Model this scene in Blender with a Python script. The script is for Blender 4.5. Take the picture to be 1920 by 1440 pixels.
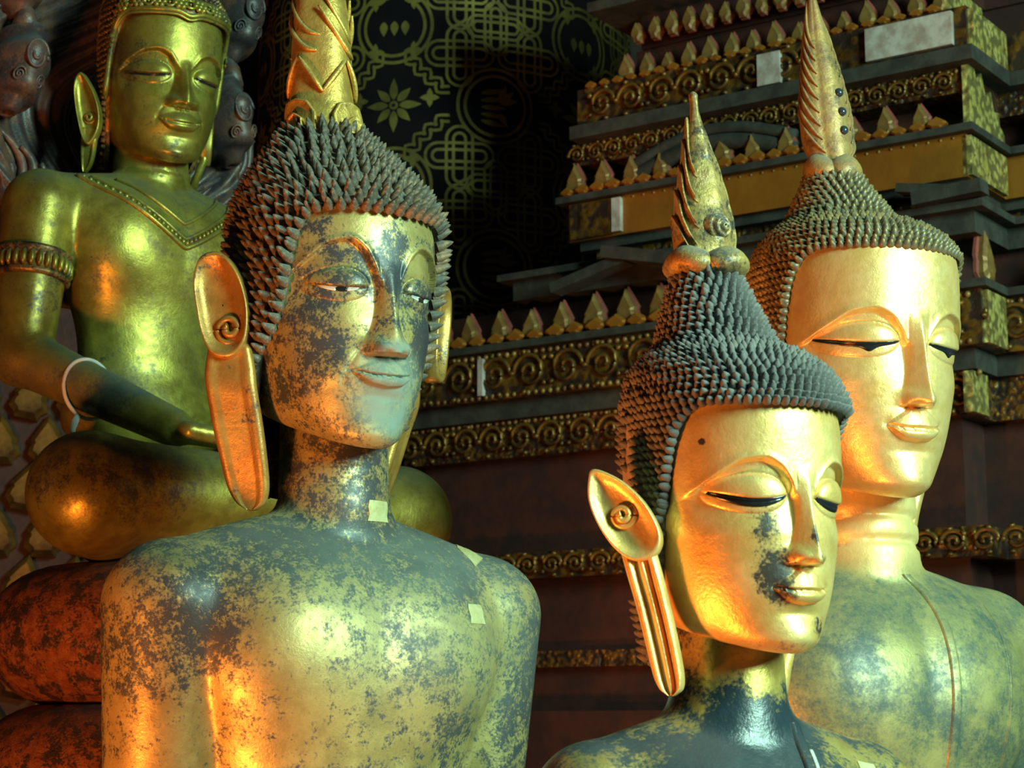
import bpy, bmesh, math, random
import numpy as np
from mathutils import Vector, Matrix
random.seed(7)
rng = np.random.default_rng(11)
for o in list(bpy.data.objects):
    bpy.data.objects.remove(o)
scene = bpy.context.scene
col = scene.collection
PI = math.pi

# ------------------------------------------------------------------ camera
CAM_Z, TILT, FPX = 1.0, math.radians(10.0), 3600.0
cam_d = bpy.data.cameras.new('camera'); cam = bpy.data.objects.new('camera', cam_d); col.objects.link(cam)
cam.location = (0, 0, CAM_Z); cam.rotation_euler = (PI/2 + TILT, 0, 0)
cam_d.sensor_width = 36; cam_d.lens = 36*FPX/1920; cam_d.clip_end = 60
cam_d.dof.use_dof = True; cam_d.dof.focus_distance = 2.4; cam_d.dof.aperture_fstop = 14.0
scene.camera = cam

# ------------------------------------------------------------------ light
w = bpy.data.worlds.new('world'); scene.world = w; w.use_nodes = True
w.node_tree.nodes['Background'].inputs[0].default_value = (0.30, 0.33, 0.42, 1)
w.node_tree.nodes['Background'].inputs[1].default_value = 0.028

def area_light(name, loc, target, size, size_y, power, color):
    l = bpy.data.lights.new(name, 'AREA'); l.shape = 'RECTANGLE'; l.size = size; l.size_y = size_y
    l.energy = power; l.color = color
    o = bpy.data.objects.new(name, l); col.objects.link(o); o.location = loc
    d = Vector(target) - Vector(loc); o.rotation_euler = d.to_track_quat('-Z', 'Y').to_euler()
    return o
# daylight through the temple door on the right, behind the photographer
area_light('door_daylight', (2.8, 0.0, 2.55), (0.1, 3.0, 1.3), 0.9, 1.5, 340, (0.56, 1.0, 0.78))
# warm lamp standing low on the left in front of the altar
area_light('warm_lamp', (-1.08, 1.45, 0.20), (0.0, 2.6, 1.3), 0.22, 0.22, 46, (1.0, 0.29, 0.055))

# added warm fill low behind the worn statue, lighting the throne and naga coils
area_light('throne_fill', (-0.30, 3.42, 0.45), (0.45, 4.5, 1.9), 0.15, 0.15, 28, (1.0, 0.42, 0.11))

scene.view_settings.view_transform = 'Standard'
try: scene.view_settings.look = 'None'
except Exception: pass
scene.view_settings.exposure = 0.0
scene.view_settings.gamma = 1.0
scene.view_settings.use_curve_mapping = False

# ------------------------------------------------------------------ helpers
def place(px, py, D):
    """world point that the camera sees at a pixel, at depth D"""
    u, v = (px-960)/FPX, (py-720)/FPX
    c, s = math.cos(TILT), math.sin(TILT)
    return Vector((D*u, D*(c + v*s), CAM_Z + D*(s - v*c)))

def height_at(py, Y):
    v = (py-720)/FPX; c, s = math.cos(TILT), math.sin(TILT)
    return CAM_Z + Y*(s - v*c)/(c + v*s)

def link(o, parent=None):
    col.objects.link(o)
    if parent is not None: o.parent = parent
    return o

def make(name, verts, faces, mat, parent=None, smooth=True, recalc=False, attrs=None):
    """verts (n,3) array, faces: (m,3|4) array or list of index lists -> one mesh object"""
    me = bpy.data.meshes.new(name)
    verts = np.asarray(verts, dtype=np.float64).reshape(-1, 3)
    if isinstance(faces, np.ndarray):
        k = faces.shape[1]; m = faces.shape[0]
        me.vertices.add(len(verts)); me.vertices.foreach_set('co', verts.astype(np.float32).ravel())
        me.loops.add(m*k); me.loops.foreach_set('vertex_index', faces.astype(np.int32).ravel())
        me.polygons.add(m); me.polygons.foreach_set('loop_start', np.arange(0, m*k, k, dtype=np.int32))
        me.update(calc_edges=True); me.validate()
    else:
        me.from_pydata(verts.tolist(), [], [list(f) for f in faces]); me.update()
    if recalc:
        bm = bmesh.new(); bm.from_mesh(me)
        bmesh.ops.recalc_face_normals(bm, faces=bm.faces); bm.to_mesh(me); bm.free()
    if smooth: me.polygons.foreach_set('use_smooth', [True]*len(me.polygons))
    if attrs:
        for k, a in attrs.items():
            at = me.attributes.new(k, 'FLOAT', 'POINT'); at.data.foreach_set('value', np.asarray(a, dtype=np.float32))
    if mat: me.materials.append(mat)
    return link(bpy.data.objects.new(name, me), parent)

def share(name, me, parent=None):
    return link(bpy.data.objects.new(name, me), parent)

def empty(name, loc, rz=0.0):
    o = bpy.data.objects.new(name, None); o.empty_display_size = 0.05
    o.location = loc; o.rotation_euler = (0, 0, rz); return link(o)

def tag(o, label=None, cat=None, group=None, kind=None):
    if label: o['label'] = label
    if cat: o['category'] = cat
    if group: o['group'] = group
    if kind: o['kind'] = kind
    return o

def grid_faces(nr, nc, wrap=False):
    i = np.arange(nr-1)[:, None]; j = np.arange(nc if wrap else nc-1)[None, :]
    j2 = (j+1) % nc
    return np.stack([i*nc+j, i*nc+j2, (i+1)*nc+j2, (i+1)*nc+j], -1).reshape(-1, 4)

def box(cx, cy, cz, sx, sy, sz):
    v = np.array([[x, y, z] for x in (-.5, .5) for y in (-.5, .5) for z in (-.5, .5)])*[sx, sy, sz] + [cx, cy, cz]
    f = [[0, 1, 3, 2], [4, 6, 7, 5], [0, 4, 5, 1], [2, 3, 7, 6], [0, 2, 6, 4], [1, 5, 7, 3]]
    return v, f

def merge(parts):
    V, Fc, n = [], [], 0
    for v, f in parts:
        V.append(np.asarray(v, float)); Fc += [[i+n for i in q] for q in (f.tolist() if isinstance(f, np.ndarray) else f)]; n += len(v)
    return np.concatenate(V), Fc

def tube(path, rad, seg=8, cap=True):
    path = np.asarray(path, float); n = len(path)
    rad = np.broadcast_to(np.asarray(rad, float), (n,))
    t = np.gradient(path, axis=0); t /= np.linalg.norm(t, axis=1)[:, None] + 1e-12
    ref = np.array([0, 0, 1.0]) if abs(t[:, 2]).mean() < .8 else np.array([0, 1.0, 0])
    nrm = np.cross(t, ref); nrm /= np.linalg.norm(nrm, axis=1)[:, None] + 1e-12
    bn = np.cross(t, nrm)
    a = np.linspace(0, 2*PI, seg, endpoint=False)
    v = path[:, None] + rad[:, None, None]*(nrm[:, None]*np.cos(a)[None, :, None] + bn[:, None]*np.sin(a)[None, :, None])
    f = grid_faces(n, seg, True).tolist()
    if cap: f += [list(range(seg))[::-1], [(n-1)*seg+k for k in range(seg)]]
    return v.reshape(-1, 3), f

def ss(e0, e1, x):
    t = np.clip((x-e0)/(e1-e0), 0, 1); return t*t*(3-2*t)

def curve1(pts):
    """monotone cubic interpolant through (x, y) points"""
    p = np.asarray(pts, float); X, Y = p[:, 0], p[:, 1]
    h = np.diff(X); d = np.diff(Y)/h; m = np.zeros_like(Y)
    m[1:-1] = np.where(d[:-1]*d[1:] > 0, 2*d[:-1]*d[1:]/(d[:-1]+d[1:]+1e-12*np.sign(d[:-1]+d[1:]+1e-30)), 0)
    m[0], m[-1] = d[0], d[-1]
    def f(x):
        x = np.clip(np.asarray(x, float), X[0], X[-1])
        i = np.clip(np.searchsorted(X, x, side='right')-1, 0, len(X)-2)
        t = (x-X[i])/h[i]; t2 = t*t; t3 = t2*t
        return (2*t3-3*t2+1)*Y[i] + (t3-2*t2+t)*h[i]*m[i] + (-2*t3+3*t2)*Y[i+1] + (t3-t2)*h[i]*m[i+1]
    return f

def smin(a, b, k):
    h = np.clip(.5 + .5*(b-a)/k, 0, 1); return b*(1-h) + a*h - k*h*(1-h)
def smax(a, b, k): return -smin(-a, -b, k)

def rcone(P, a, b, ra, rb):
    a, b = np.array(a, float), np.array(b, float); ab = b-a
    t = np.clip(((P-a) @ ab)/(ab @ ab), 0, 1)
    return np.linalg.norm(P - a - t[..., None]*ab, axis=-1) - (ra + (rb-ra)*t)
def ellip(P, c, r):
    q = (P-np.array(c, float))/np.array(r, float); k = np.linalg.norm(q, axis=-1)
    return (k-1)*min(r)

def surface_nets(fn, lo, hi, h):
    lo, hi = np.array(lo, float), np.array(hi, float)
    n = np.ceil((hi-lo)/h).astype(int)+1
    ax = [lo[k] + h*np.arange(n[k]) for k in range(3)]
    G = np.empty(n)
    for i, xx in enumerate(ax[0]):
        Yv, Zv = np.meshgrid(ax[1], ax[2], indexing='ij')
        G[i] = fn(np.stack([np.full_like(Yv, xx), Yv, Zv], -1))
    S = G < 0
    c = np.zeros(n-1, int)
    offs = [(i, j, k) for i in (0, 1) for j in (0, 1) for k in (0, 1)]
    sl = lambda A, o: A[o[0]:n[0]-1+o[0], o[1]:n[1]-1+o[1], o[2]:n[2]-1+o[2]]
    for o in offs: c += sl(S, o)
    act = (c > 0) & (c < 8)
    idx = np.argwhere(act); vid = -np.ones(n-1, int); vid[act] = np.arange(len(idx))
    acc = np.zeros((len(idx), 3)); cnt = np.zeros(len(idx))
    for a in offs:
        for d in range(3):
            if a[d]: continue
            b = list(a); b[d] = 1; b = tuple(b)
            va = sl(G, a)[act]; vb = sl(G, b)[act]; cr = (va < 0) != (vb < 0)
            t = np.where(cr, va/(va-vb+1e-30), 0)
            p = np.array(a, float)[None] + np.eye(3)[d][None]*t[:, None]
            acc[cr] += p[cr]; cnt[cr] += 1
    V = lo + h*(idx + acc/cnt[:, None])
    F = []
    for d in range(3):
        e, g = [(1, 2), (2, 0), (0, 1)][d]
        A = S; sA = [slice(1, -1)]*3; sB = [slice(1, -1)]*3
        sA[d] = slice(0, n[d]-1); sB[d] = slice(1, n[d])
        a, b = A[tuple(sA)], A[tuple(sB)]
        for flip, mask in ((False, a & ~b), (True, ~a & b)):
            q = np.argwhere(mask)
            if not len(q): continue
            q = q.copy(); q[:, e] += 1; q[:, g] += 1
            if True:
                def cid(de, dg):
                    r = q.copy(); r[:, e] -= de; r[:, g] -= dg
                    return vid[r[:, 0], r[:, 1], r[:, 2]]
                quad = np.stack([cid(1, 1), cid(0, 1), cid(0, 0), cid(1, 0)], -1)
                if flip: quad = quad[:, ::-1]
                F.append(quad[(quad >= 0).all(1)])
    return V, np.concatenate(F)

# ------------------------------------------------------------------ materials
def new_mat(name):
    m = bpy.data.materials.new(name); m.use_nodes = True
    nt = m.node_tree; b = nt.nodes['Principled BSDF']
    return m, nt, b
def N(nt, t, **kw):
    n = nt.nodes.new(t)
    for k, v in kw.items():
        if k.startswith('i_'):
            n.inputs[k[2:].replace('_', ' ')].default_value = v
        else: setattr(n, k, v)
    return n
def math_n(nt, op, a, b=None, clamp=False):
    n = nt.nodes.new('ShaderNodeMath'); n.operation = op; n.use_clamp = clamp
    for i, v in enumerate((a, b)):
        if v is None: continue
        if isinstance(v, (int, float)): n.inputs[i].default_value = v
        else: nt.links.new(v, n.inputs[i])
    return n.outputs[0]
def mapr(nt, v, a, b, c=0., d=1., smooth=True):
    n = nt.nodes.new('ShaderNodeMapRange'); n.interpolation_type = 'SMOOTHSTEP' if smooth else 'LINEAR'
    nt.links.new(v, n.inputs[0])
    for i, x in enumerate((a, b, c, d)): n.inputs[1+i].default_value = x
    return n.outputs[0]
def mixc(nt, f, a, b):
    n = nt.nodes.new('ShaderNodeMix'); n.data_type = 'RGBA'
    def s(sock, v):
        if isinstance(v, tuple): sock.default_value = v if len(v) == 4 else (*v, 1)
        else: nt.links.new(v, sock)
    if isinstance(f, (int, float)): n.inputs[0].default_value = f
    else: nt.links.new(f, n.inputs[0])
    s(n.inputs[6], a); s(n.inputs[7], b); return n.outputs[2]
def noise(nt, vec, scale, detail=6, rough=.6, dist=0.):
    n = N(nt, 'ShaderNodeTexNoise'); n.inputs['Scale'].default_value = scale; n.inputs['Detail'].default_value = detail
    n.inputs['Roughness'].default_value = rough; n.inputs['Distortion'].default_value = dist
    nt.links.new(vec, n.inputs['Vector']); return n.outputs['Fac']
def objvec(nt, seed=0., sc=(1, 1, 1)):
    t = N(nt, 'ShaderNodeTexCoord'); m = N(nt, 'ShaderNodeMapping')
    m.inputs['Location'].default_value = (seed*3.7, seed*1.3, seed*2.1); m.inputs['Scale'].default_value = sc
    nt.links.new(t.outputs['Object'], m.inputs['Vector']); return m.outputs['Vector']

def gilt(name, gold=(0.78, 0.47, 0.09), gold2=(0.62, 0.33, 0.05), dark=(0.018, 0.017, 0.02), thr=.62, soft=.05, scale=7.,
         seed=0., metal=.8, rough=.36, dark_rough=.34, dust=(0.20, 0.215, 0.21), dust_up=0., dust_base=0., bump=.25, stretch=(1, 1, 1), fine=1.):
    m, nt, b = new_mat(name); L = nt.links.new
    v = objvec(nt, seed, stretch)
    n1 = noise(nt, v, scale, 7, .62, .25); n2 = noise(nt, v, scale*7, 5, .7); n3 = noise(nt, v, scale*2.3, 5, .6)
    n4 = noise(nt, v, 260, 3, .6)
    wa = N(nt, 'ShaderNodeAttribute', attribute_name='wear').outputs['Fac']
    da = N(nt, 'ShaderNodeAttribute', attribute_name='dust').outputs['Fac']
    s = math_n(nt, 'ADD', n1, math_n(nt, 'MULTIPLY', math_n(nt, 'SUBTRACT', n2, .5), .55*fine))
    s = math_n(nt, 'ADD', s, math_n(nt, 'MULTIPLY', math_n(nt, 'SUBTRACT', n4, .5), .35*fine))
    s = math_n(nt, 'ADD', s, wa)
    lac = mapr(nt, s, thr-soft, thr+soft)
    gcol = mixc(nt, mapr(nt, n3, .35, .65), (*gold, 1), (*gold2, 1))
    po = N(nt, 'ShaderNodeAttribute', attribute_name='polish').outputs['Fac']; gcol = mixc(nt, po, gcol, (0.85, 0.62, 0.25, 1))
    c = mixc(nt, lac, gcol, (*dark, 1))
    geo = N(nt, 'ShaderNodeNewGeometry'); sep = N(nt, 'ShaderNodeSeparateXYZ'); L(geo.outputs['Normal'], sep.inputs[0])
    up = mapr(nt, sep.outputs[2], .25, .95, 0, dust_up)
    d = math_n(nt, 'ADD', math_n(nt, 'ADD', up, da), dust_base)
    d = math_n(nt, 'MULTIPLY', d, mapr(nt, n3, .2, .7, .55, 1.1), clamp=True)
    c = mixc(nt, d, c, (*dust, 1))
    L(c, b.inputs['Base Color'])
    keep = math_n(nt, 'SUBTRACT', 1., d, clamp=True)
    met = math_n(nt, 'MULTIPLY', mapr(nt, lac, 0, 1, metal, 0.0, False), keep); L(met, b.inputs['Metallic'])
    r0 = math_n(nt, 'ADD', mapr(nt, lac, 0, 1, rough, dark_rough, False), mapr(nt, n2, .3, .7, -.06, .08))
    r = math_n(nt, 'ADD', r0, math_n(nt, 'MULTIPLY', d, .5), clamp=True); L(r, b.inputs['Roughness'])
    bm = N(nt, 'ShaderNodeBump'); bm.inputs['Strength'].default_value = bump; bm.inputs['Distance'].default_value = .004
    hh = math_n(nt, 'ADD', math_n(nt, 'MULTIPLY', n2, .8), math_n(nt, 'MULTIPLY', lac, -.25))
    hh = math_n(nt, 'ADD', hh, math_n(nt, 'MULTIPLY', n4, .35))
    L(hh, bm.inputs['Height']); L(bm.outputs[0], b.inputs['Normal'])
    return m

def plain(name, c1, c2=None, scale=14., rough=.6, metal=0., bump=.3, bscale=60., seed=0., dist=.003):
    m, nt, b = new_mat(name); L = nt.links.new
    v = objvec(nt, seed); n1 = noise(nt, v, scale, 6, .6); n2 = noise(nt, v, bscale, 5, .6)
    L(mixc(nt, mapr(nt, n1, .35, .65), (*c1, 1), (*(c2 or c1), 1)), b.inputs['Base Color'])
    b.inputs['Roughness'].default_value = rough; b.inputs['Metallic'].default_value = metal
    bm = N(nt, 'ShaderNodeBump'); bm.inputs['Strength'].default_value = bump; bm.inputs['Distance'].default_value = dist
    L(n2, bm.inputs['Height']); L(bm.outputs[0], b.inputs['Normal'])
    return m

def mosaic(name, c1, c2, grout, scale=45., rough=.35, metal=.7, seed=0.):
    """gilded relief chased with small leaves and scrolls"""
    m, nt, b = new_mat(name); L = nt.links.new
    v = objvec(nt, seed)
    vo = N(nt, 'ShaderNodeTexVoronoi', feature='SMOOTH_F1'); vo.inputs['Scale'].default_value = scale; L(v, vo.inputs['Vector'])
    n1 = noise(nt, v, scale*.5, 5, .6, 1.2); n2 = noise(nt, v, 9, 4, .6)
    f = math_n(nt, 'ADD', vo.outputs['Distance'], math_n(nt, 'MULTIPLY', n1, .8))
    k = mapr(nt, f, .62, .95)
    base = mixc(nt, mapr(nt, n2, .4, .6), (*c1, 1), (*c2, 1))
    L(mixc(nt, k, base, (*grout, 1)), b.inputs['Base Color'])
    L(mapr(nt, k, 0, 1, metal, 0., False), b.inputs['Metallic']); b.inputs['Roughness'].default_value = rough
    bm = N(nt, 'ShaderNodeBump'); bm.inputs['Strength'].default_value = .9; bm.inputs['Distance'].default_value = .008
    L(math_n(nt, 'MULTIPLY', f, -1.), bm.inputs['Height']); L(bm.outputs[0], b.inputs['Normal'])
    return m

M = {}
GA, GA2 = (0.80, 0.50, 0.10), (0.62, 0.36, 0.06)
M['A_skin'] = gilt('worn_gilt_lacquer', (0.54, 0.43, 0.16), (0.38, 0.29, 0.10), (0.042, 0.047, 0.055), thr=.525, soft=.17, scale=9., seed=1, metal=.5, rough=.42, dark_rough=.40, dust_up=.25, fine=2.1, dust=(0.23, 0.27, 0.225))
M['A_ear'] = gilt('gilt_ear', (0.46, 0.26, 0.06), (0.32, 0.16, 0.035), (0.04, 0.035, 0.035), thr=.66, soft=.12, scale=9., seed=21, metal=.5, rough=.42, fine=1.3)
M['A_hair'] = gilt('dusty_brown_curls', (0.33, 0.17, 0.06), (0.20, 0.075, 0.04), (0.035, 0.022, 0.018), thr=.46, soft=.12, scale=30., seed=2, metal=.25, rough=.5, dark_rough=.5, dust_up=.55, dust_base=.22, dust=(0.24, 0.25, 0.20), bump=.4)
M['B_skin'] = gilt('bright_gilt', (0.88, 0.60, 0.23), (0.76, 0.47, 0.14), (0.045, 0.036, 0.032), thr=.76, soft=.12, scale=9., seed=3, metal=.5, rough=.40, dust_up=.10, fine=1.2)
M['B_body'] = gilt('blue_black_lacquer_body', (0.62, 0.45, 0.12), (0.45, 0.30, 0.07), (0.020, 0.034, 0.045), thr=.40, soft=.10, scale=10., seed=4, metal=.6, rough=.40, dark_rough=.30, dust_up=.22)
M['B_hair'] = gilt('grey_dusty_curls', (0.16, 0.11, 0.07), (0.12, 0.085, 0.07), (0.045, 0.038, 0.036), thr=.45, soft=.15, scale=25., seed=5, metal=.15, rough=.5, dark_rough=.5, dust_up=.45, dust_base=.35, dust=(0.26, 0.25, 0.25), bump=.4)
M['C_skin'] = gilt('polished_gilt', (0.92, 0.62, 0.26), (0.84, 0.53, 0.18), (0.10, 0.07, 0.04), thr=.86, soft=.12, scale=12., seed=6, metal=.5, rough=.36, fine=1.2)
M['C_body'] = gilt('green_dust_gilt_robe', (0.40, 0.34, 0.13), (0.28, 0.25, 0.10), (0.060, 0.080, 0.068), thr=.50, soft=.20, scale=11., seed=7, metal=.35, rough=.45, dark_rough=.45, dust_up=.30, dust=(0.15, 0.19, 0.165))
M['C_hair'] = gilt('golden_brown_curls', (0.42, 0.27, 0.08), (0.30, 0.16, 0.05), (0.05, 0.035, 0.022), thr=.52, soft=.15, scale=28., seed=8, metal=.45, rough=.42, dust_up=.35, dust_base=.15, dust=(0.30, 0.28, 0.19), bump=.4)
M['D_skin'] = gilt('yellow_bronze_gilt', (0.33, 0.275, 0.045), (0.20, 0.155, 0.024), (0.03, 0.024, 0.013), thr=.62, soft=.18, scale=8., seed=9, metal=.7, rough=.40, dust_up=.45, fine=1.2, dust=(0.11, 0.14, 0.125))
M['D_hair'] = gilt('dark_bronze_hair', (0.34, 0.20, 0.05), (0.2, 0.10, 0.03), (0.02, 0.014, 0.01), thr=.5, soft=.12, scale=30., seed=10, metal=.6, rough=.45)
M['fin_A'] = gilt('carved_gilt_finial', (0.70, 0.45, 0.11), (0.52, 0.30, 0.07), (0.05, 0.035, 0.025), thr=.66, soft=.10, scale=14., seed=11, metal=.6, rough=.42, dust_up=.5, bump=.5)
M['fin_B'] = gilt('flaking_gilt_flame', (0.52, 0.34, 0.10), (0.34, 0.21, 0.08), (0.06, 0.042, 0.03), thr=.56, soft=.10, scale=18., seed=12, metal=.45, rough=.48, dust_up=.6, bump=.6)
M['fin_C'] = gilt('ochre_gilt_flame', (0.52, 0.31, 0.10), (0.36, 0.20, 0.09), (0.09, 0.065, 0.045), thr=.60, soft=.12, scale=16., seed=13, metal=.4, rough=.48, dust_up=.6, bump=.5)
M['naga'] = gilt('dusty_dark_naga', (0.12, 0.06, 0.035), (0.07, 0.035, 0.035), (0.03, 0.022, 0.026), thr=.5, soft=.1, scale=10., seed=14, metal=.1, rough=.45, dark_rough=.42, dust_up=.55, dust=(0.12, 0.125, 0.14), bump=.5)
M['coil'] = gilt('red_gilt_scaled_coil', (0.38, 0.13, 0.04), (0.24, 0.06, 0.025), (0.03, 0.016, 0.014), thr=.52, soft=.07, scale=30., seed=15, metal=.4, rough=.45, dust_up=.35, dust=(0.10, 0.10, 0.115), bump=1.2)
M['inlay'] = plain('black_glass_inlay', (0.012, 0.014, 0.018), rough=.22, bump=.1)
M['shell'] = plain('shell_white', (0.62, 0.60, 0.55), (0.45, 0.43, 0.40), scale=90, rough=.35, bump=.1)
M['leaf'] = plain('fresh_gold_leaf', (0.60, 0.56, 0.30), (0.50, 0.44, 0.20), scale=60, rough=.5, metal=.15, bump=.25)
M['plaster'] = plain('bare_plaster', (0.36, 0.27, 0.22), (0.26, 0.18, 0.14), scale=30, rough=.85, bump=.6)
M['string'] = plain('white_cotton', (0.62, 0.61, 0.58), rough=.9, bump=.3, bscale=400)
M['gem'] = plain('dark_glass_gem', (0.03, 0.04, 0.05), rough=.15, bump=.05)
M['lacquer'] = plain('black_lacquer', (0.012, 0.010, 0.013), (0.018, 0.012, 0.014), rough=.42, bump=.15)
M['stencil'] = plain('stencil_gold', (0.34, 0.26, 0.06), (0.15, 0.11, 0.03), scale=6, rough=.48, metal=.55, bump=.3, bscale=150)
M['red_dark'] = plain('dark_red_lacquer', (0.055, 0.014, 0.010), (0.030, 0.010, 0.010), rough=.5, bump=.3)
M['orange'] = plain('ochre_gold_paint', (0.36, 0.13, 0.012), (0.27, 0.085, 0.009), scale=5, rough=.5, metal=.35, bump=.3)
M['grey_ledge'] = plain('dusty_ledge', (0.040, 0.034, 0.028), (0.018, 0.014, 0.012), scale=20, rough=.85, bump=.4)
M['mosaic'] = mosaic('gilt_relief', (0.28, 0.13, 0.02), (0.12, 0.048, 0.010), (0.024, 0.012, 0.009), 42.)
M['mosaic_fine'] = mosaic('gilt_relief_fine', (0.26, 0.12, 0.022), (0.11, 0.045, 0.010), (0.024, 0.011, 0.009), 75., seed=2)
M['antefix'] = plain('gold_antefix', (0.30, 0.17, 0.045), (0.12, 0.036, 0.014), scale=9, rough=.5, metal=.35, bump=.3)
M['red_paint'] = plain('faded_red_paint', (0.28, 0.06, 0.045), (0.18, 0.04, 0.03), rough=.6)
M['pale_panel'] = plain('pale_mirror_panel', (0.46, 0.40, 0.38), (0.30, 0.22, 0.19), scale=26, rough=.6, bump=.4)
M['pedestal'] = plain('pedestal_lacquer', (0.10, 0.035, 0.02), (0.06, 0.02, 0.014), rough=.5)
M['stone'] = plain('dark_floor_tile', (0.06, 0.045, 0.04), (0.045, 0.03, 0.03), rough=.5)

# ------------------------------------------------------------------ statue sculpting (units: hairline-to-chin = 1, chin at z = 0)
def orient(V, F):
    T = F[:, :3]; c = V.mean(0); a, b, d = V[T[:, 0]]-c, V[T[:, 1]]-c, V[T[:, 2]]-c
    return F if np.einsum('ij,ij->i', a, np.cross(b, d)).sum() > 0 else F[:, ::-1].copy()

class Frame:
    """maps (x right, f forward, z up from the chin) to metres in the statue's own frame"""
    def __init__(s, F, hc, turn=0., pitch=0., roll=0., off=(0, 0, 0)):
        s.F, s.hc, s.t, s.p, s.r, s.off = F, hc, turn, pitch, roll, off
    def __call__(s, P):
        P = np.asarray(P, float); x, f, z = P[..., 0], P[..., 1], P[..., 2]
        if s.p:
            c, n = math.cos(s.p), math.sin(s.p); f, z = c*f + n*(np.minimum(z, 1.0)-.3) - .22*np.clip(z-1.05, 0, .55) - .05*np.maximum(z-1.6, 0), .3 + c*(z-.3) - n*f
        if s.r:
            c, n = math.cos(s.r), math.sin(s.r); x, z = c*x + n*(z-.1), .1 + c*(z-.1) - n*x
        x, f, z = x+s.off[0], f+s.off[1], z+s.off[2]
        c, n = math.cos(s.t), math.sin(s.t)
        return np.stack([s.F*(x*c + f*n), s.F*(x*n - f*c), s.hc + s.F*z], -1)

HEAD0 = dict(
    a=[(-.08, .13), (0, .195), (.05, .235), (.12, .28), (.2, .315), (.3, .345), (.45, .375), (.6, .39), (.75, .40), (.9, .395), (1., .38), (1.06, .32), (1.12, .2), (1.16, .03)],
    bf=[(-.08, .34), (0, .425), (.05, .452), (.12, .45), (.2, .455), (.3, .462), (.45, .468), (.6, .475), (.75, .485), (.9, .48), (1., .465), (1.06, .40), (1.12, .25), (1.16, .04)],
    bb=[(-.08, .2), (0, .3), (.3, .42), (.6, .48), (.9, .49), (1., .46), (1.06, .4), (1.12, .25), (1.16, .04)],
    n=2.2, jaw=.30,
    brow=[(.0, .60), (.045, .635), (.075, .69), (.12, .745), (.18, .775), (.25, .765), (.31, .72), (.37, .64), (.5, .5)], brow_end=.37, sock=.030, ridge=.006,
    eye=(.205, .625, .135, .085), lid=.042, slit=.012, sag=.022,
    nh=[(.34, .105), (.37, .118), (.42, .105), (.5, .075), (.6, .045), (.68, .022), (.76, 0), (.8, 0)], nw=[(.34, .088), (.38, .085), (.45, .060), (.6, .046), (.7, .05), (.8, .06)], nb=.350, ala=.030, ridge_w=.16,
    zu=[(0, .322), (.022, .332), (.06, .305), (.135, .252)], zm=[(0, .246), (.05, .244), (.135, .256)], zl=[(0, .182), (.06, .192), (.135, .250)],
    mw=.132, lu=.034, ll=.038, mound=.022, chin=.015, crease=0.)

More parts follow.
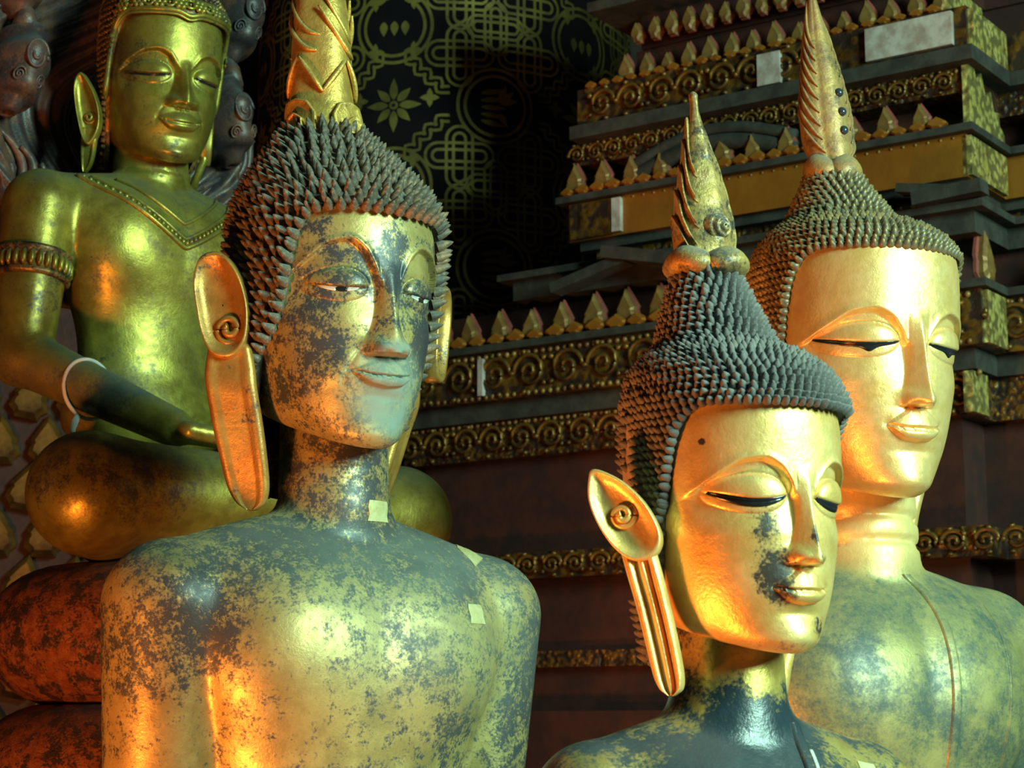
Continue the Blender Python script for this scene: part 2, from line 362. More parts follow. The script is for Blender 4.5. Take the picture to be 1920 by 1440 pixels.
def face_disp(x, z, p):
    ax = np.abs(x)
    zb = p['_brow'](ax); ex, ez, ew, eh = p['eye']; be = p['brow_end']
    lat = ss(be+.05, be-.05, ax)*ss(.028, .06, ax)
    sl = (p['_brow'](ax+.004)-p['_brow'](ax-.004))/.008; db = (z-zb)/np.sqrt(1+sl*sl)
    below = ss(.004, -.018, db); fd = ss(ez-.17, ez-.01, z)
    d = -p['sock']*below*lat*fd
    d = d + p['ridge']*np.exp(-((db-.006)/.014)**2)*lat
    t = (ax-ex)/ew
    zs = ez - p['sag']*(1-t*t) + .012*np.clip(t, 0, 2)**2
    q = t**2 + ((z-ez)/eh)**2
    ball = p['lid']*np.sqrt(np.clip(1-q, 0, 1))
    lower = p['lid']*.42*np.sqrt(np.clip(1-t**2-((z-ez)/(eh*.9))**2, 0, 1))
    k = ss(zs-.005, zs+.005, z)
    d = d + ball*k + lower*(1-k)
    inside = np.clip(1-t*t, 0, 1)
    d = d - p['slit']*np.exp(-((z-zs)/.0055)**2)*inside**.5
    # crease above the lid
    d = d - .004*np.exp(-((np.sqrt(q)-1.03)/.06)**2)*ss(zs, zs+.02, z)
    # nose
    h, wd = p['_nh'](z), p['_nw'](z)
    s = ax/wd; r = p['ridge_w']; tent = np.clip(1 + r*.55 - np.sqrt(s*s + r*r)*1., 0, 1.)
    tent = np.where(s < 1.15, tent, 0); tent = tent*ss(1.12, .80, s) + 0
    nose = h*tent
    ala = p['ala']*np.exp(-((ax-.70*p['_nw'](p['nb']+.01))/(.034))**2-((z-p['nb']-.032)/.030)**2)
    bot = ss(p['nb']-.009, p['nb']+.004, z)
    d = d + (nose+ala)*bot
    nost = .02*np.exp(-((ax-.038)/.016)**2-((z-p['nb'])/.012)**2); d = d - nost
    # mouth
    mw = p['mw']; zu, zm, zl = p['_zu'](ax), p['_zm'](ax), p['_zl'](ax)
    win = np.clip(1-(ax/mw)**2, 0, 1)
    tu = np.clip((z-zm)/np.maximum(zu-zm, .004), 0, 1); tl = np.clip((zm-z)/np.maximum(zm-zl, .004), 0, 1)
    pu = (1.0 - .50*tu)*ss(1.0, .90, tu)
    pl = (.45 + .55*np.sin(PI*np.clip(tl*.85+.1, 0, 1)))*ss(1.0, .78, tl)
    d = d + np.where(z >= zm, p['lu']*pu, p['ll']*pl)*win**.45*(ax < mw)
    d = d - .016*np.exp(-((z-zm)/.0055)**2)*ss(mw*1.06, mw*.85, ax)
    d = d - .006*np.exp(-((ax-mw)/.018)**2-((z-zm)/.02)**2)
    zc = p['zm'][0][1]
    d = d + p['mound']*np.exp(-(ax/.155)**2-((z-zc-.01)/.085)**2)
    d = d - .010*np.exp(-(ax/.09)**2-((z-p['zl'][0][1]+.03)/.022)**2)
    d = d + p['chin']*np.exp(-(ax/.09)**2-((z-.065)/.055)**2)
    d = d - .006*np.exp(-(ax/.012)**2)*ss(p['zu'][0][1]-.005, p['zu'][0][1]+.01, z)*ss(p['nb']+.01, p['nb']-.01, z)
    if p['crease']:
        # smile fold from the nostril round the corner of the mouth
        tz = np.clip((p['nb']+.04-z)/.20, 0, 1); cx = .095 + .075*np.sin(tz*PI*.62)
        d = d - p['crease']*np.exp(-((ax-cx)/.012)**2)*ss(0, .15, tz)*ss(1, .75, tz)
        d = d + p['crease']*1.2*np.exp(-((ax-cx-.05)/.045)**2)*ss(0, .3, tz)*ss(1, .6, tz)
    return d

class Head:
    def __init__(s, **kw):
        p = dict(HEAD0); p.update(kw); s.p = p
        for k in ('brow', 'nh', 'nw', 'zu', 'zm', 'zl', 'a', 'bf', 'bb'): p['_'+k] = curve1(p[k])
    def field(s, P):
        p = s.p; x, f, z = P[..., 0], P[..., 1], P[..., 2]
        a = p['_a'](z); b = np.where(f > 0, p['_bf'](z), p['_bb'](z)); n = p['n']
        r = ((np.abs(x)/a)**n + (np.abs(f)/b)**n)**(1/n)
        base = (r-1)*b
        base = smax(base, (z-1.14)*.8, .05)
        base = smax(base, (-.015 + p['jaw']*(.40-f) - z)*.95, .07)
        m = ss(.10, .25, f)
        return base - face_disp(x, z + p.get('fz', 0.), p)*m
    def build(s, nf=400, nr=330):
        u = np.linspace(-1, 1, nf); ph = math.radians(97)*(u*.70 + .30*u**3)
        back = np.linspace(math.radians(97), 2*PI-math.radians(97), 46)[1:-1]; ph = np.concatenate([ph, back])
        t1 = math.atan(-.10/.47); n1 = int(nr*.52); n2 = nr-n1
        lowt = np.concatenate([np.linspace(-PI/2+.001, -1.05, 14)[:-1], np.linspace(-1.05, t1, n1)])
        zt = np.linspace(.45, 1.13, n2+1)[1:]; upt = np.linspace(t1, -.08, n2+1)[1:]
        th = np.concatenate([lowt, upt]); zo = np.concatenate([np.full(len(lowt), .55), zt-np.tan(upt)*.47])
        TH, PH = np.meshgrid(th, ph, indexing='ij')
        D = np.stack([np.cos(TH)*np.sin(PH), np.cos(TH)*np.cos(PH), np.sin(TH)], -1); c = np.stack([0*TH, 0*TH, np.broadcast_to(zo[:, None], TH.shape)], -1)
        lo = np.full(TH.shape, .04); hi = np.full(TH.shape, 1.15)
        for _ in range(17):
            mid = (lo+hi)/2; ins = s.field(c + D*mid[..., None]) < 0
            lo = np.where(ins, mid, lo); hi = np.where(ins, hi, mid)
        V = (c + D*((lo+hi)/2)[..., None]).reshape(-1, 3)
        F = grid_faces(len(th), len(ph), True)
        return V, F
    def front(s, x, z):
        """forward coordinate of the face surface at (x, z)"""
        x = np.asarray(x, float); z = np.asarray(z, float); f = np.full(x.shape, .80); done = np.zeros(x.shape, bool)
        for _ in range(260):
            ins = s.field(np.stack([x, f, z], -1)) < 0; done |= ins; f = np.where(done, f, f-.0025)
        return f

# hair: profile rows of (z, half width, front, back, shift of the centre)
class Hair:
    def __init__(s, prof, line, n=2.15):
        p = np.array(prof, float); s.n = n
        seg = np.hypot(np.diff(p[:, 0]), np.diff(p[:, 1])); S = np.concatenate([[0], np.cumsum(seg)])
        s.S = S; s.len = S[-1]
        k = np.linspace(0, S[-1], 400)
        s.k = k; s.tab = np.stack([np.interp(k, S, p[:, i]) for i in range(5)], -1)
        ker = np.ones(15)/15
        for i in range(5):
            e = np.concatenate([np.full(7, s.tab[0, i]), s.tab[:, i], np.full(7, s.tab[-1, i])]); s.tab[:, i] = np.convolve(e, ker, 'valid')
        s.line = curve1(line)
    def prof(s, t): return [np.interp(t, s.k, s.tab[:, i]) for i in range(5)]
    def pos(s, ph, t):
        z, a, bf, bb, c = s.prof(t); C, Sn = np.cos(ph), np.sin(ph); b = np.where(C > 0, bf, bb)
        r = ((np.abs(Sn)/a)**s.n + (np.abs(C)/b)**s.n)**(-1/s.n)
        return np.stack([r*Sn, r*C + c, z], -1)
    def start(s, ph):
        zz = s.line(np.abs(np.degrees(np.arctan2(np.sin(ph), np.cos(ph)))))
        return np.interp(zz, np.maximum.accumulate(s.tab[:, 0]), s.k)
    def normal(s, ph, t, e=.004):
        d1 = s.pos(ph+e, t)-s.pos(ph-e, t); d2 = s.pos(ph, np.minimum(t+e, s.len))-s.pos(ph, np.maximum(t-e, 0))
        n = np.cross(d2, d1); n /= np.linalg.norm(n, axis=-1, keepdims=True)+1e-9
        p = s.pos(ph, t); flip = (n[..., 0]*p[..., 0] + n[..., 1]*(p[..., 1]) + n[..., 2]*.2) < 0
        n[flip] *= -1; return n
    def cap(s, nph=120, nt=60):
        ph = np.linspace(-PI, PI, nph, endpoint=False); t0 = s.start(ph)
        k = np.linspace(0, 1, nt); T = t0[None] + (s.len-t0[None])*k[:, None]; PH = np.broadcast_to(ph, T.shape)
        P = s.pos(PH, T)
        edge = P[0]*[.90, .90, 1] + [0, 0, -.004]
        V = np.concatenate([edge[None], P]).reshape(-1, 3); nR = nt+1
        top = len(V); V = np.concatenate([V, [[0, P[-1][:, 1].mean(), P[-1][:, 2].max()]]])
        F = grid_faces(nR, nph, True).tolist(); b = (nR-1)*nph
        F += [[b+j, b+(j+1) % nph, top] for j in range(nph)]
        return V, F
    def spots(s, dz, dx, jit=.08, skip=None):
        """rows of curls: position, normal, tangent size"""
        out = []; t = s.len - dz*.35; row = 0
        while t > 0:
            ph = np.linspace(-PI, PI, 721); P = s.pos(ph, np.full(721, t))
            arc = np.concatenate([[0], np.cumsum(np.linalg.norm(np.diff(P, axis=0), axis=1))])
            n = max(6, int(round(arc[-1]/dx)))
            a = (np.arange(n) + .5*(row % 2))/n*arc[-1] + rng.normal(0, jit*dx, n)
            p = np.interp(np.mod(a, arc[-1]), arc, ph); tt = t + rng.normal(0, jit*dz, n)
            tt = np.clip(tt, 0, s.len)
            ok = tt > s.start(p) + dz*.30
            if skip is not None: ok &= ~skip(p, s.pos(p, tt)[:, 2])
            out.append(np.stack([p[ok], tt[ok]], -1)); t -= dz; row += 1
        # the row that edges the forehead
        ph = np.linspace(math.radians(-80), math.radians(80), 400); P = s.pos(ph, s.start(ph)+.004)
        arc = np.concatenate([[0], np.cumsum(np.linalg.norm(np.diff(P, axis=0), axis=1))]); n = int(arc[-1]/dx*1.05)
        p = np.interp(np.linspace(0, arc[-1], n), arc, ph); e = np.stack([p, s.start(p)+.006], -1)
        if skip is not None: e = e[~skip(e[:, 0], s.pos(e[:, 0], e[:, 1])[:, 2])]
        return np.concatenate(out+[e])

def cone_mesh(r, h, seg=7, bulge=.86, tip=.22):
    a = np.linspace(0, 2*PI, seg, endpoint=False)
    rings = [(r, -.12*h), (r*1.0, .16*h), (r*bulge*.82, .48*h), (r*tip*1.5, .84*h)]
    V = np.concatenate([np.stack([q*np.cos(a), q*np.sin(a), np.full(seg, zz)], -1) for q, zz in rings] + [[[0, 0, h]]])
    F = grid_faces(len(rings), seg, True).tolist(); b = (len(rings)-1)*seg
    F += [[b+j, b+(j+1) % seg, len(V)-1] for j in range(seg)]
    return V, F

def add_curls(parent, hair, fr, mat, dz, dx, r, h, up=0., toward=(0.3, 1.0, .1), skip=None, jit=.08, seg=7, tip=.22):
    sp = hair.spots(dz, dx, jit, skip)
    P = hair.pos(sp[:, 0], sp[:, 1]); Nn = hair.normal(sp[:, 0], sp[:, 1])
    Nn = Nn + np.array([0, 0, up]); Nn /= np.linalg.norm(Nn, axis=1)[:, None]
    Pm = fr(P); Nm = fr(P+Nn*.01)-Pm; Nm /= np.linalg.norm(Nm, axis=1)[:, None]
    cv, cf = cone_mesh(r*fr.F, h*fr.F, seg, tip=tip)
    tw = np.array(toward, float); tw = fr(tw)-fr(np.zeros(3)); tw /= np.linalg.norm(tw)
    face = Nm @ tw
    order = np.argsort(-face); one = order[:300]; rest = order[300:]
    me = None; sc = rng.uniform(.88, 1.12, len(P))
    for i in one:
        if me is None:
            o = make('hair_curl', cv, cf, mat, parent); me = o.data
        else: o = share('hair_curl', me, parent)
        q = Vector(Nm[i]).to_track_quat('Z', 'Y')
        o.location = Pm[i]; o.rotation_euler = q.to_euler(); o.scale = (sc[i], sc[i], sc[i])
    VV, FF, n = [], [], 0; cfa3 = [f for f in cf if len(f) == 3]; cfa4 = [f for f in cf if len(f) == 4]
    for i in rest:
        R = np.array(Vector(Nm[i]).to_track_quat('Z', 'Y').to_matrix()); VV.append(cv*sc[i] @ R.T + Pm[i])
        FF += [[k+n for k in f] for f in cf]; n += len(cv)
    if VV:
        o = make('hair_curls', np.concatenate(VV), FF, mat, parent); tag(o, kind='stuff')

# ears ---------------------------------------------------------------
def ear_parts(parent, fr, side, outline, lobe, spiral, mat, at, flare=45., depth=.035, thick=.03, rimh=.02, grooves=0):
    """outline / lobe / spiral in the plane of the ear: (e outward-back, z up); side -1 = the figure's right"""
    fl = math.radians(flare); E = np.array([side*math.sin(fl), -math.cos(fl), 0]); Nn = np.array([side*math.cos(fl), math.sin(fl), 0])
    at = np.array([side*at[0], at[1], 0.])
    def W(e, z, d): return at + e[..., None]*E + d[..., None]*Nn + np.stack([0*z, 0*z, z], -1)
    ol = np.array(outline, float); cen = ol.mean(0)
    # smooth closed outline
    k = np.arange(len(ol)+1); cl = np.concatenate([ol, ol[:1]])
    tt = np.linspace(0, len(ol), 64, endpoint=False)
    idx = np.floor(tt).astype(int); u = tt-idx; n = len(ol)
    p0, p1, p2, p3 = ol[(idx-1) % n], ol[idx % n], ol[(idx+1) % n], ol[(idx+2) % n]
    u = u[:, None]; crv = .5*((2*p1)+(-p0+p2)*u+(2*p0-5*p1+4*p2-p3)*u**2+(-p0+3*p1-3*p2+p3)*u**3)
    rr = [0., .3, .55, .72, .82, .90, .96, 1.0]; hh = [-.6, -.55, -.42, -.15, .25, .75, .95, .55]
    V = []
    for r_, h_ in zip(rr, hh):
        q = cen + (crv-cen)*max(r_, .02); V.append(W(q[:, 0], q[:, 1], np.full(64, thick*.5 + (h_*rimh if h_ > 0 else h_*depth*.6))))
    for r_ in (1.0, .9, .5, .02):
        q = cen + (crv-cen)*r_; V.append(W(q[:, 0], q[:, 1], np.full(64, -thick*(.35 if r_ == 1.0 else .9))))
    V = np.concatenate(V); ear = make('ear', fr(V), grid_faces(len(rr)+4, 64, True), mat, parent, recalc=True)
    # spiral in the bowl
    (se, sz, sr) = spiral; a = np.linspace(0, 3.6*PI, 70); r_ = sr*(1-a/(3.9*PI)*.92)
    pe, pz = se + r_*np.cos(a+2.2), sz + r_*np.sin(a+2.2)
    pd = np.full(70, thick*.5-depth*.32) + .02*(a/a[-1])
    tv, tf = tube(W(pe, pz, pd), np.linspace(.013, .017, 70)*min(1, sr/.06), 7)
    make('ear_spiral', fr(tv), tf, mat, ear, recalc=True)
    # hanging lobe
    lb = np.array(lobe, float); s0 = np.linspace(0, 1, len(lb)); s1 = np.linspace(0, 1, 40)
    L = np.stack([curve1(np.stack([s0, lb[:, i]], -1))(s1) for i in range(4)], -1)   # e, z, half width, forward offset
    c = np.linspace(-1, 1, 17); rows = []
    for e, z, hw, off in L:
        prof = .55*thick*(1 + .5*np.abs(c)**6 - .25*(np.abs(c) < .6))
        if grooves: prof = prof + thick*.22*np.cos(c*PI*grooves)
        prof = prof*np.clip(np.sqrt(np.clip(1.03-np.abs(c)**8, 0, 1)), 0, 1)
        fr_ = W(e + c*hw, np.full(17, z), off + prof); bk = W(e + c[::-1]*hw, np.full(17, z), off - thick*.55*np.sqrt(np.clip(1.03-np.abs(c)**6, 0, 1)))
        rows.append(np.concatenate([fr_, bk]))
    V = np.concatenate(rows); nn = 34; F = grid_faces(40, nn, True).tolist()
    F += [[j, j+1, nn-2-j, nn-1-j] for j in range(16)] + [[39*nn+j, 39*nn+j+1, 39*nn+nn-2-j, 39*nn+nn-1-j] for j in range(16)]
    make('earlobe', fr(V), F, mat, ear, recalc=True)
    return ear

# bodies -------------------------------------------------------------
def seated(P, p):
    x = P[..., 0]; A = P.copy(); A[..., 0] = np.abs(x)
    sh, shz, cw = p['sh'], p['shz'], p['cw']
    nr, nl = p['nr'], p['nz']
    d = rcone(A, (0, -.08, .3), (0, -.06, nl+.02), nr, nr*1.06)
    zz = P[..., 2]
    d = d + p.get('ring', 0)*sum(np.exp(-((zz - P[..., 1]*.12 - q)/.012)**2) for q in p.get('rings', []))
    t = rcone(A, (0, -.12, nl-.16), (sh*.94, -.08, shz-.20), .20, p['ar']*.92)
    t = smin(t, ellip(A, (0, -.02, shz-.52), (cw, p.get('cd', .40), .60)), .22)
    t = smin(t, ellip(A, (cw*.40, p.get('cd', .40)*.42, shz-.42), (.34, .22, .32)), .16)
    t = smin(t, ellip(A, (0, .0, shz-1.15), (cw*.78, .33, .62)), .16)
    t = smin(t, ellip(A, (0, -.02, shz-1.62), (cw*.92, .40, .34)), .15)
    d = smin(d, t, p.get('nk', .07))
    el = p['elbow']; arm = smin(rcone(A, (sh, -.06, shz-.23), el, p['ar'], p['ar']*.80), rcone(A, el, p['hand'], p['ar']*.76, p['ar']*.5), .06)
    d = smin(d, arm, p.get('ak', .05))
    return d

def legs(P, kx, kf, kz, r):
    A = P.copy(); A[..., 0] = np.abs(A[..., 0])
    t = rcone(A, (.35, .05, kz), (kx, kf, kz), r*1.1, r)
    t = smin(t, rcone(P, (-kx, kf, kz), (.35, kf+.22, kz+.06), r, r*.62), .1)
    t = smin(t, rcone(P, (kx, kf, kz), (-.45, kf+.05, kz-.14), r, r*.62), .1)
    return smin(t, ellip(P, (0, -.05, kz+.02), (.75, .5, r*1.05)), .12)

def body_front(fn, x, z, f0=1.2, back=-.6):
    x = np.asarray(x, float); z = np.asarray(z, float); f = np.full(x.shape, f0); done = np.zeros(x.shape, bool)
    for _ in range(400):
        d = fn(np.stack([x, f, z], -1)); done |= d < .001; f = np.where(done, f, f-np.maximum(np.minimum(d*.6, .05), .0015))
        f = np.maximum(f, back)
    return f

def field_normal(fn, P, e=.004):
    g = np.stack([fn(P+np.eye(3)[i]*e)-fn(P-np.eye(3)[i]*e) for i in range(3)], -1); return g/(np.linalg.norm(g, axis=-1, keepdims=True)+1e-9)

def strip(name, fn, fr, path, hw, th, mat, parent, nc=9, lift=0.):
    """a raised band that lies on the body along a path of (x, z)"""
    p = np.array(path, float); s0 = np.linspace(0, 1, len(p)); s1 = np.linspace(0, 1, 70)
    px, pz = curve1(np.stack([s0, p[:, 0]], -1))(s1), curve1(np.stack([s0, p[:, 1]], -1))(s1)
    c = np.linspace(-1, 1, nc); X = px[:, None] + c*hw; Z = np.broadcast_to(pz[:, None], X.shape)
    f = body_front(fn, X, Z); P = np.stack([X, f, Z], -1); n = field_normal(fn, P)
    pr = th*np.clip(1-np.abs(c)**6, 0, 1)**.5 + lift
    V = P + n*(pr[None, :, None] - .001); V[:, 0] -= n[:, 0]*.0; V[:, -1] -= n[:, -1]*.004; V[:, 0] -= n[:, 0]*.004
    return make(name, fr(V.reshape(-1, 3)), grid_faces(70, nc), mat, parent, recalc=True)

def patch(name, fn, fr, cx, cz, w, h, rot, mat, parent, n=7, lift=.003):
    u, v = np.meshgrid(np.linspace(-.5, .5, n), np.linspace(-.5, .5, n), indexing='ij')
    u = u*(1+.06*np.sin(v*9)); X = cx + u*w*math.cos(rot) - v*h*math.sin(rot); Z = cz + u*w*math.sin(rot) + v*h*math.cos(rot)
    f = body_front(fn, X, Z); P = np.stack([X, f, Z], -1); nn = field_normal(fn, P)
    top = (P+nn*lift).reshape(-1, 3); bot = (P-nn*.004).reshape(-1, 3)
    F = grid_faces(n, n); V = np.concatenate([top, bot]); rim = [i*n for i in range(n)] + [(n-1)*n+j for j in range(1, n)] + [i*n+n-1 for i in range(n-2, -1, -1)] + [j for j in range(n-2, 0, -1)]
    Fl = F.tolist() + (F[:, ::-1]+n*n).tolist() + [[rim[k], rim[(k+1) % len(rim)], rim[(k+1) % len(rim)]+n*n, rim[k]+n*n] for k in range(len(rim))]
    return make(name, fr(V), Fl, mat, parent, recalc=True, smooth=False)

def face_patch(name, head, fr, xs, zlo, zhi, mat, parent, lift=.004, nv=5):
    """inlay let into the face between two curves over x"""
    xs = np.asarray(xs, float); u = np.linspace(0, 1, nv); X = np.repeat(xs[:, None], nv, 1)
    Z = np.asarray(zlo)[:, None]*(1-u) + np.asarray(zhi)[:, None]*u
    f = head.front(X, Z); f = np.maximum(f, np.median(f, axis=1, keepdims=True)-.004)
    bul = lift*np.sin(PI*np.clip(u, .12, .88))[None, :]
    V = np.stack([X, f + bul, Z], -1); B = np.stack([X, f-.012, Z], -1); n = len(xs)
    Vv = np.concatenate([V.reshape(-1, 3), B.reshape(-1, 3)]); g = grid_faces(n, nv); off = n*nv
    rim = [i*nv for i in range(n)] + [(n-1)*nv+j for j in range(1, nv)] + [i*nv+nv-1 for i in range(n-2, -1, -1)] + [j for j in range(nv-2, 0, -1)]
    Fl = g.tolist() + (g[:, ::-1]+off).tolist() + [[rim[k], rim[(k+1) % len(rim)], rim[(k+1) % len(rim)]+off, rim[k]+off] for k in range(len(rim))]
    return make(name, fr(Vv), Fl, mat, parent, recalc=True)

def slit_curve(head, side, n=28, ins=.97):
    ex, ez, ew, eh = head.p['eye']; t = np.linspace(-ins, ins, n); zs = ez - head.p['sag']*(1-t*t) + .012*np.clip(t, 0, 2)**2
    return side*(ex+t*ew), zs, t

def bumps(P, spots):
    """sum of soft elliptical patches (x, z, rx, rz, amount) on the front of a statue"""
    out = np.zeros(len(P))
    for (cx, cz, rx, rz, am) in spots:
        out += am*np.exp(-(((P[:, 0]-cx)/rx)**2 + ((P[:, 2]-cz)/rz)**2)**1.5)*(P[:, 1] > -.1)
    return out

# ------------------------------------------------------------------ room shell
v, f = box(0, 3.2, -.05, 9, 12, .1); tag(make('floor', v, f, M['stone'], smooth=False), 'dark stone temple floor', kind='structure')
v, f = box(0, 7.6, 2.5, 9, .2, 5.2); tag(make('wall_back', v, f, M['red_dark'], smooth=False), 'dark red lacquered back wall', kind='structure')
v, f = box(-3.2, 3.2, 2.5, .2, 12, 5.2); tag(make('wall_left', v, f, M['red_dark'], smooth=False), 'dark red lacquered side wall', kind='structure')

def pedestal(name, label, loc, rz, w_, d_, z1, group='statue pedestals'):
    z0 = 0.0; e = empty(name, (loc[0], loc[1], 0), rz); tag(e, label, 'pedestal', group); h = z1
    hs = [0, .10, .16, .24, .80, .88, .94, 1.0]; ws = [1.12, 1.12, 1.02, .92, .92, 1.0, 1.06, 1.06]
    V = []; 
    for k in range(len(hs)):
        for (sx, sy) in ((-1, -1), (1, -1), (1, 1), (-1, 1)): V.append([sx*w_/2*ws[k], sy*d_/2*ws[k], h*hs[k]])
    F = grid_faces(len(hs), 4, True).tolist() + [[3, 2, 1, 0], [28, 29, 30, 31]]
    make('pedestal_block', V, F, M['pedestal'], e, smooth=False, recalc=True)
    b = []
    n = 12
    for k in range(n):
        x = (k+.5)/n*w_-w_/2; pv, pf = box(x, -d_/2*.94, h*.5, w_/n*.7, .02, h*.4); b.append((pv, pf))
    vv, ff = merge(b); make('fluting', vv, ff, M['pedestal'], e, smooth=False)
    return e

# ------------------------------------------------------------------ finials
def lobes(parent, fr, c, z0, z1, R, mat, n=4, ph0=.3, flat=1.0):
    for k in range(n):
        a = ph0 + k*2*PI/n; dx, df = math.sin(a), math.cos(a)
        u, w_ = np.meshgrid(np.linspace(-PI/2, PI/2, 14), np.linspace(0, 2*PI, 20, endpoint=False), indexing='ij')
        rz, rr, rt = (z1-z0)*.5, R*.50, R*.66
        lx = np.cos(u)*np.cos(w_)*rt; lf = np.cos(u)*np.sin(w_)*rr; lz = np.sin(u)*rz
        lz = lz + .25*rz*np.exp(-(lx/rt)**2*4) - .1*rz
        X = (R*.62)*dx + lf*dx + lx*df; Ff = (R*.62)*df + lf*df - lx*dx
        V = np.stack([c[0]+X, c[1]+Ff*flat, (z0+z1)/2+lz], -1).reshape(-1, 3)
        make('base_lobe', fr(V), grid_faces(14, 20, True), mat, parent, recalc=True)

def finial_core(parent, fr, prof, mat, shape=None, name='flame_finial', nph=72, nt=110, z0=0, z1=1):
    """prof: (z, half width sideways, half depth, centre x, centre f); shape(ph, z) gives relief"""
    p = np.array(prof, float); z = np.linspace(p[0, 0], p[-1, 0], nt)
    c = [curve1(p[:, [0, i]])(z) for i in range(1, 5)]
    ph = np.linspace(-PI, PI, nph, endpoint=False); Z, PH = np.meshgrid(z, ph, indexing='ij')
    A, B, CX, CF = [q[:, None] for q in c]
    r = 1.0 if shape is None else 1 + shape(PH, Z)
    X = CX + A*np.sin(PH)*r; Fv = CF + B*np.cos(PH)*r
    V = np.stack([X, Fv, Z], -1).reshape(-1, 3)
    F = grid_faces(nt, nph, True).tolist() + [list(range(nph)), [(nt-1)*nph+j for j in range(nph)]]
    return make(name, fr(V), F, mat, parent, recalc=True)

def leaf_plate(name, fr, pts, c, ang, rad, th, mat, parent, curl=.0, prof=None):
    """a pointed flame tongue: outline pts (s sideways, z), laid on a cylinder of radius rad about c (or on a finial profile), facing ang"""
    o = np.array(pts, float); n = 40
    k = np.linspace(0, 1, len(o)); s = np.linspace(0, 1, n)
    oc = np.stack([np.interp(s, k, o[:, 0]), np.interp(s, k, o[:, 1])], -1)
    cen = oc.mean(0); rr = [0.02, .5, .8, .92, 1.0, 1.0, .5, .02]; hh = [.2, .35, .55, 1.0, .6, -.5, -.6, -.6]
    V = []
    for r_, h_ in zip(rr, hh):
        q = cen + (oc-cen)*r_; zz = q[:, 1]; up = np.clip((zz-oc[:, 1].min())/(np.ptp(oc[:, 1])), 0, 1)
        if prof is None:
            a = ang + q[:, 0]/rad; R = rad + th*h_ + curl*up**2
            V.append(np.stack([c[0]+R*np.sin(a), c[1]+R*np.cos(a), zz], -1))
        else:
            a = ang + q[:, 0]; A, B, CX, CF = [curve1(np.array(prof)[:, [0, i]])(zz) for i in range(1, 5)]; e = th*h_ + curl*up**3
            V.append(np.stack([CX+(A+e)*np.sin(a), CF+(B+e)*np.cos(a), zz], -1))
    return make(name, fr(np.concatenate(V)), grid_faces(len(rr), n, True), mat, parent, recalc=True)

def tube_on(name, fr, pts, r, mat, parent, seg=7):
    p = np.array(pts, float); k = np.linspace(0, 1, len(p)); s = np.linspace(0, 1, 36)
    c = np.stack([curve1(np.stack([k, p[:, i]], -1))(s) for i in range(3)], -1)
    rr = r*np.clip(np.sin(PI*np.clip(s, .03, .97))**.35, .25, 1)
    v, f = tube(c, rr, seg); return make(name, fr(v), f, mat, parent, recalc=True)

# ------------------------------------------------------------------ statues
def start_statue(name, label, px, py, D, fpx, drop, byaw, hyaw, roll=0., pitch=0., boff=(0, 0, 0)):
    chin = place(px, py, D); F = fpx*D/FPX; base = chin.z - drop*F
    e = empty(name, (chin.x, chin.y, base), math.radians(byaw)); tag(e, label, 'statue', 'gilded Buddha statues on the altar')
    fb = Frame(F, drop*F, off=boff); fh = Frame(F, drop*F, math.radians(hyaw-byaw), pitch, roll)
    return e, fb, fh, F, chin, base

def put_head(e, head, fr, mat, wear=None, dust=None, nf=400, nr=330):
    V, Fq = head.build(nf, nr); W = fr(V); Fq = orient(W, Fq)
    at = {}
    if wear: at['wear'] = bumps(V, wear)
    if dust: at['dust'] = np.clip(bumps(V, dust), 0, 1)
    return make('head', W, Fq, mat, e, attrs=at)

def put_body(e, fn, fr, lo, hi, h, mat, wear=None, dust=None, polish=None):
    V, Fq = surface_nets(fn, lo, hi, h); W = fr(V); Fq = orient(W, Fq); at = {}
    if wear: at['wear'] = bumps(V, wear)
    if dust: at['dust'] = np.clip(bumps(V, dust), 0, 1)
    if polish: at['polish'] = np.clip(bumps(V, polish), 0, 1)
    return make('body', W, Fq, mat, e, attrs=at)

def put_cap(e, hair, fr, mat):
    V, Fc = hair.cap(); return make('hair_cap', fr(V), Fc, mat, e, recalc=True)

# ---- A: worn dark statue, front left
LINE = [(0, 1.0), (50, .995), (60, .97), (68, .91), (74, .80), (79, .62), (84, .42), (92, .22), (110, .02), (180, -.12)]
eA, fbA, fhA, FA, chinA, baseA = start_statue('seated_statue', 'worn black and gold Buddha statue with spiky curls and grey dusty mouth', 617, 846, 2.7, 427, 2.62, 33, 34.5, pitch=.06, boff=(.06, 0, 0))
headA = Head(
    a=[(-.08, .15), (0, .20), (.05, .235), (.12, .285), (.2, .325), (.3, .355), (.45, .385), (.6, .40), (.75, .405), (.9, .40), (1., .38), (1.06, .32), (1.12, .2), (1.16, .03)],
    brow=[(.0, .66), (.045, .69), (.075, .75), (.12, .825), (.18, .865), (.25, .85), (.31, .79), (.37, .70), (.5, .5)], sock=.026, ridge=.010,
    eye=(.20, .665, .115, .075), lid=.038, sag=.012, slit=.010,
    nh=[(.36, .11), (.395, .125), (.45, .115), (.54, .085), (.64, .05), (.72, .022), (.80, 0), (.85, 0)], nw=[(.38, .105), (.42, .10), (.5, .070), (.62, .05), (.72, .05), (.85, .06)], nb=.380, ala=.036, ridge_w=.34,
    zu=[(0, .350), (.03, .356), (.08, .338), (.15, .308)], zm=[(0, .290), (.06, .292), (.15, .310)], zl=[(0, .236), (.07, .248), (.15, .305)],
    mw=.145, lu=.030, ll=.034, mound=.034, chin=.012, crease=.006)
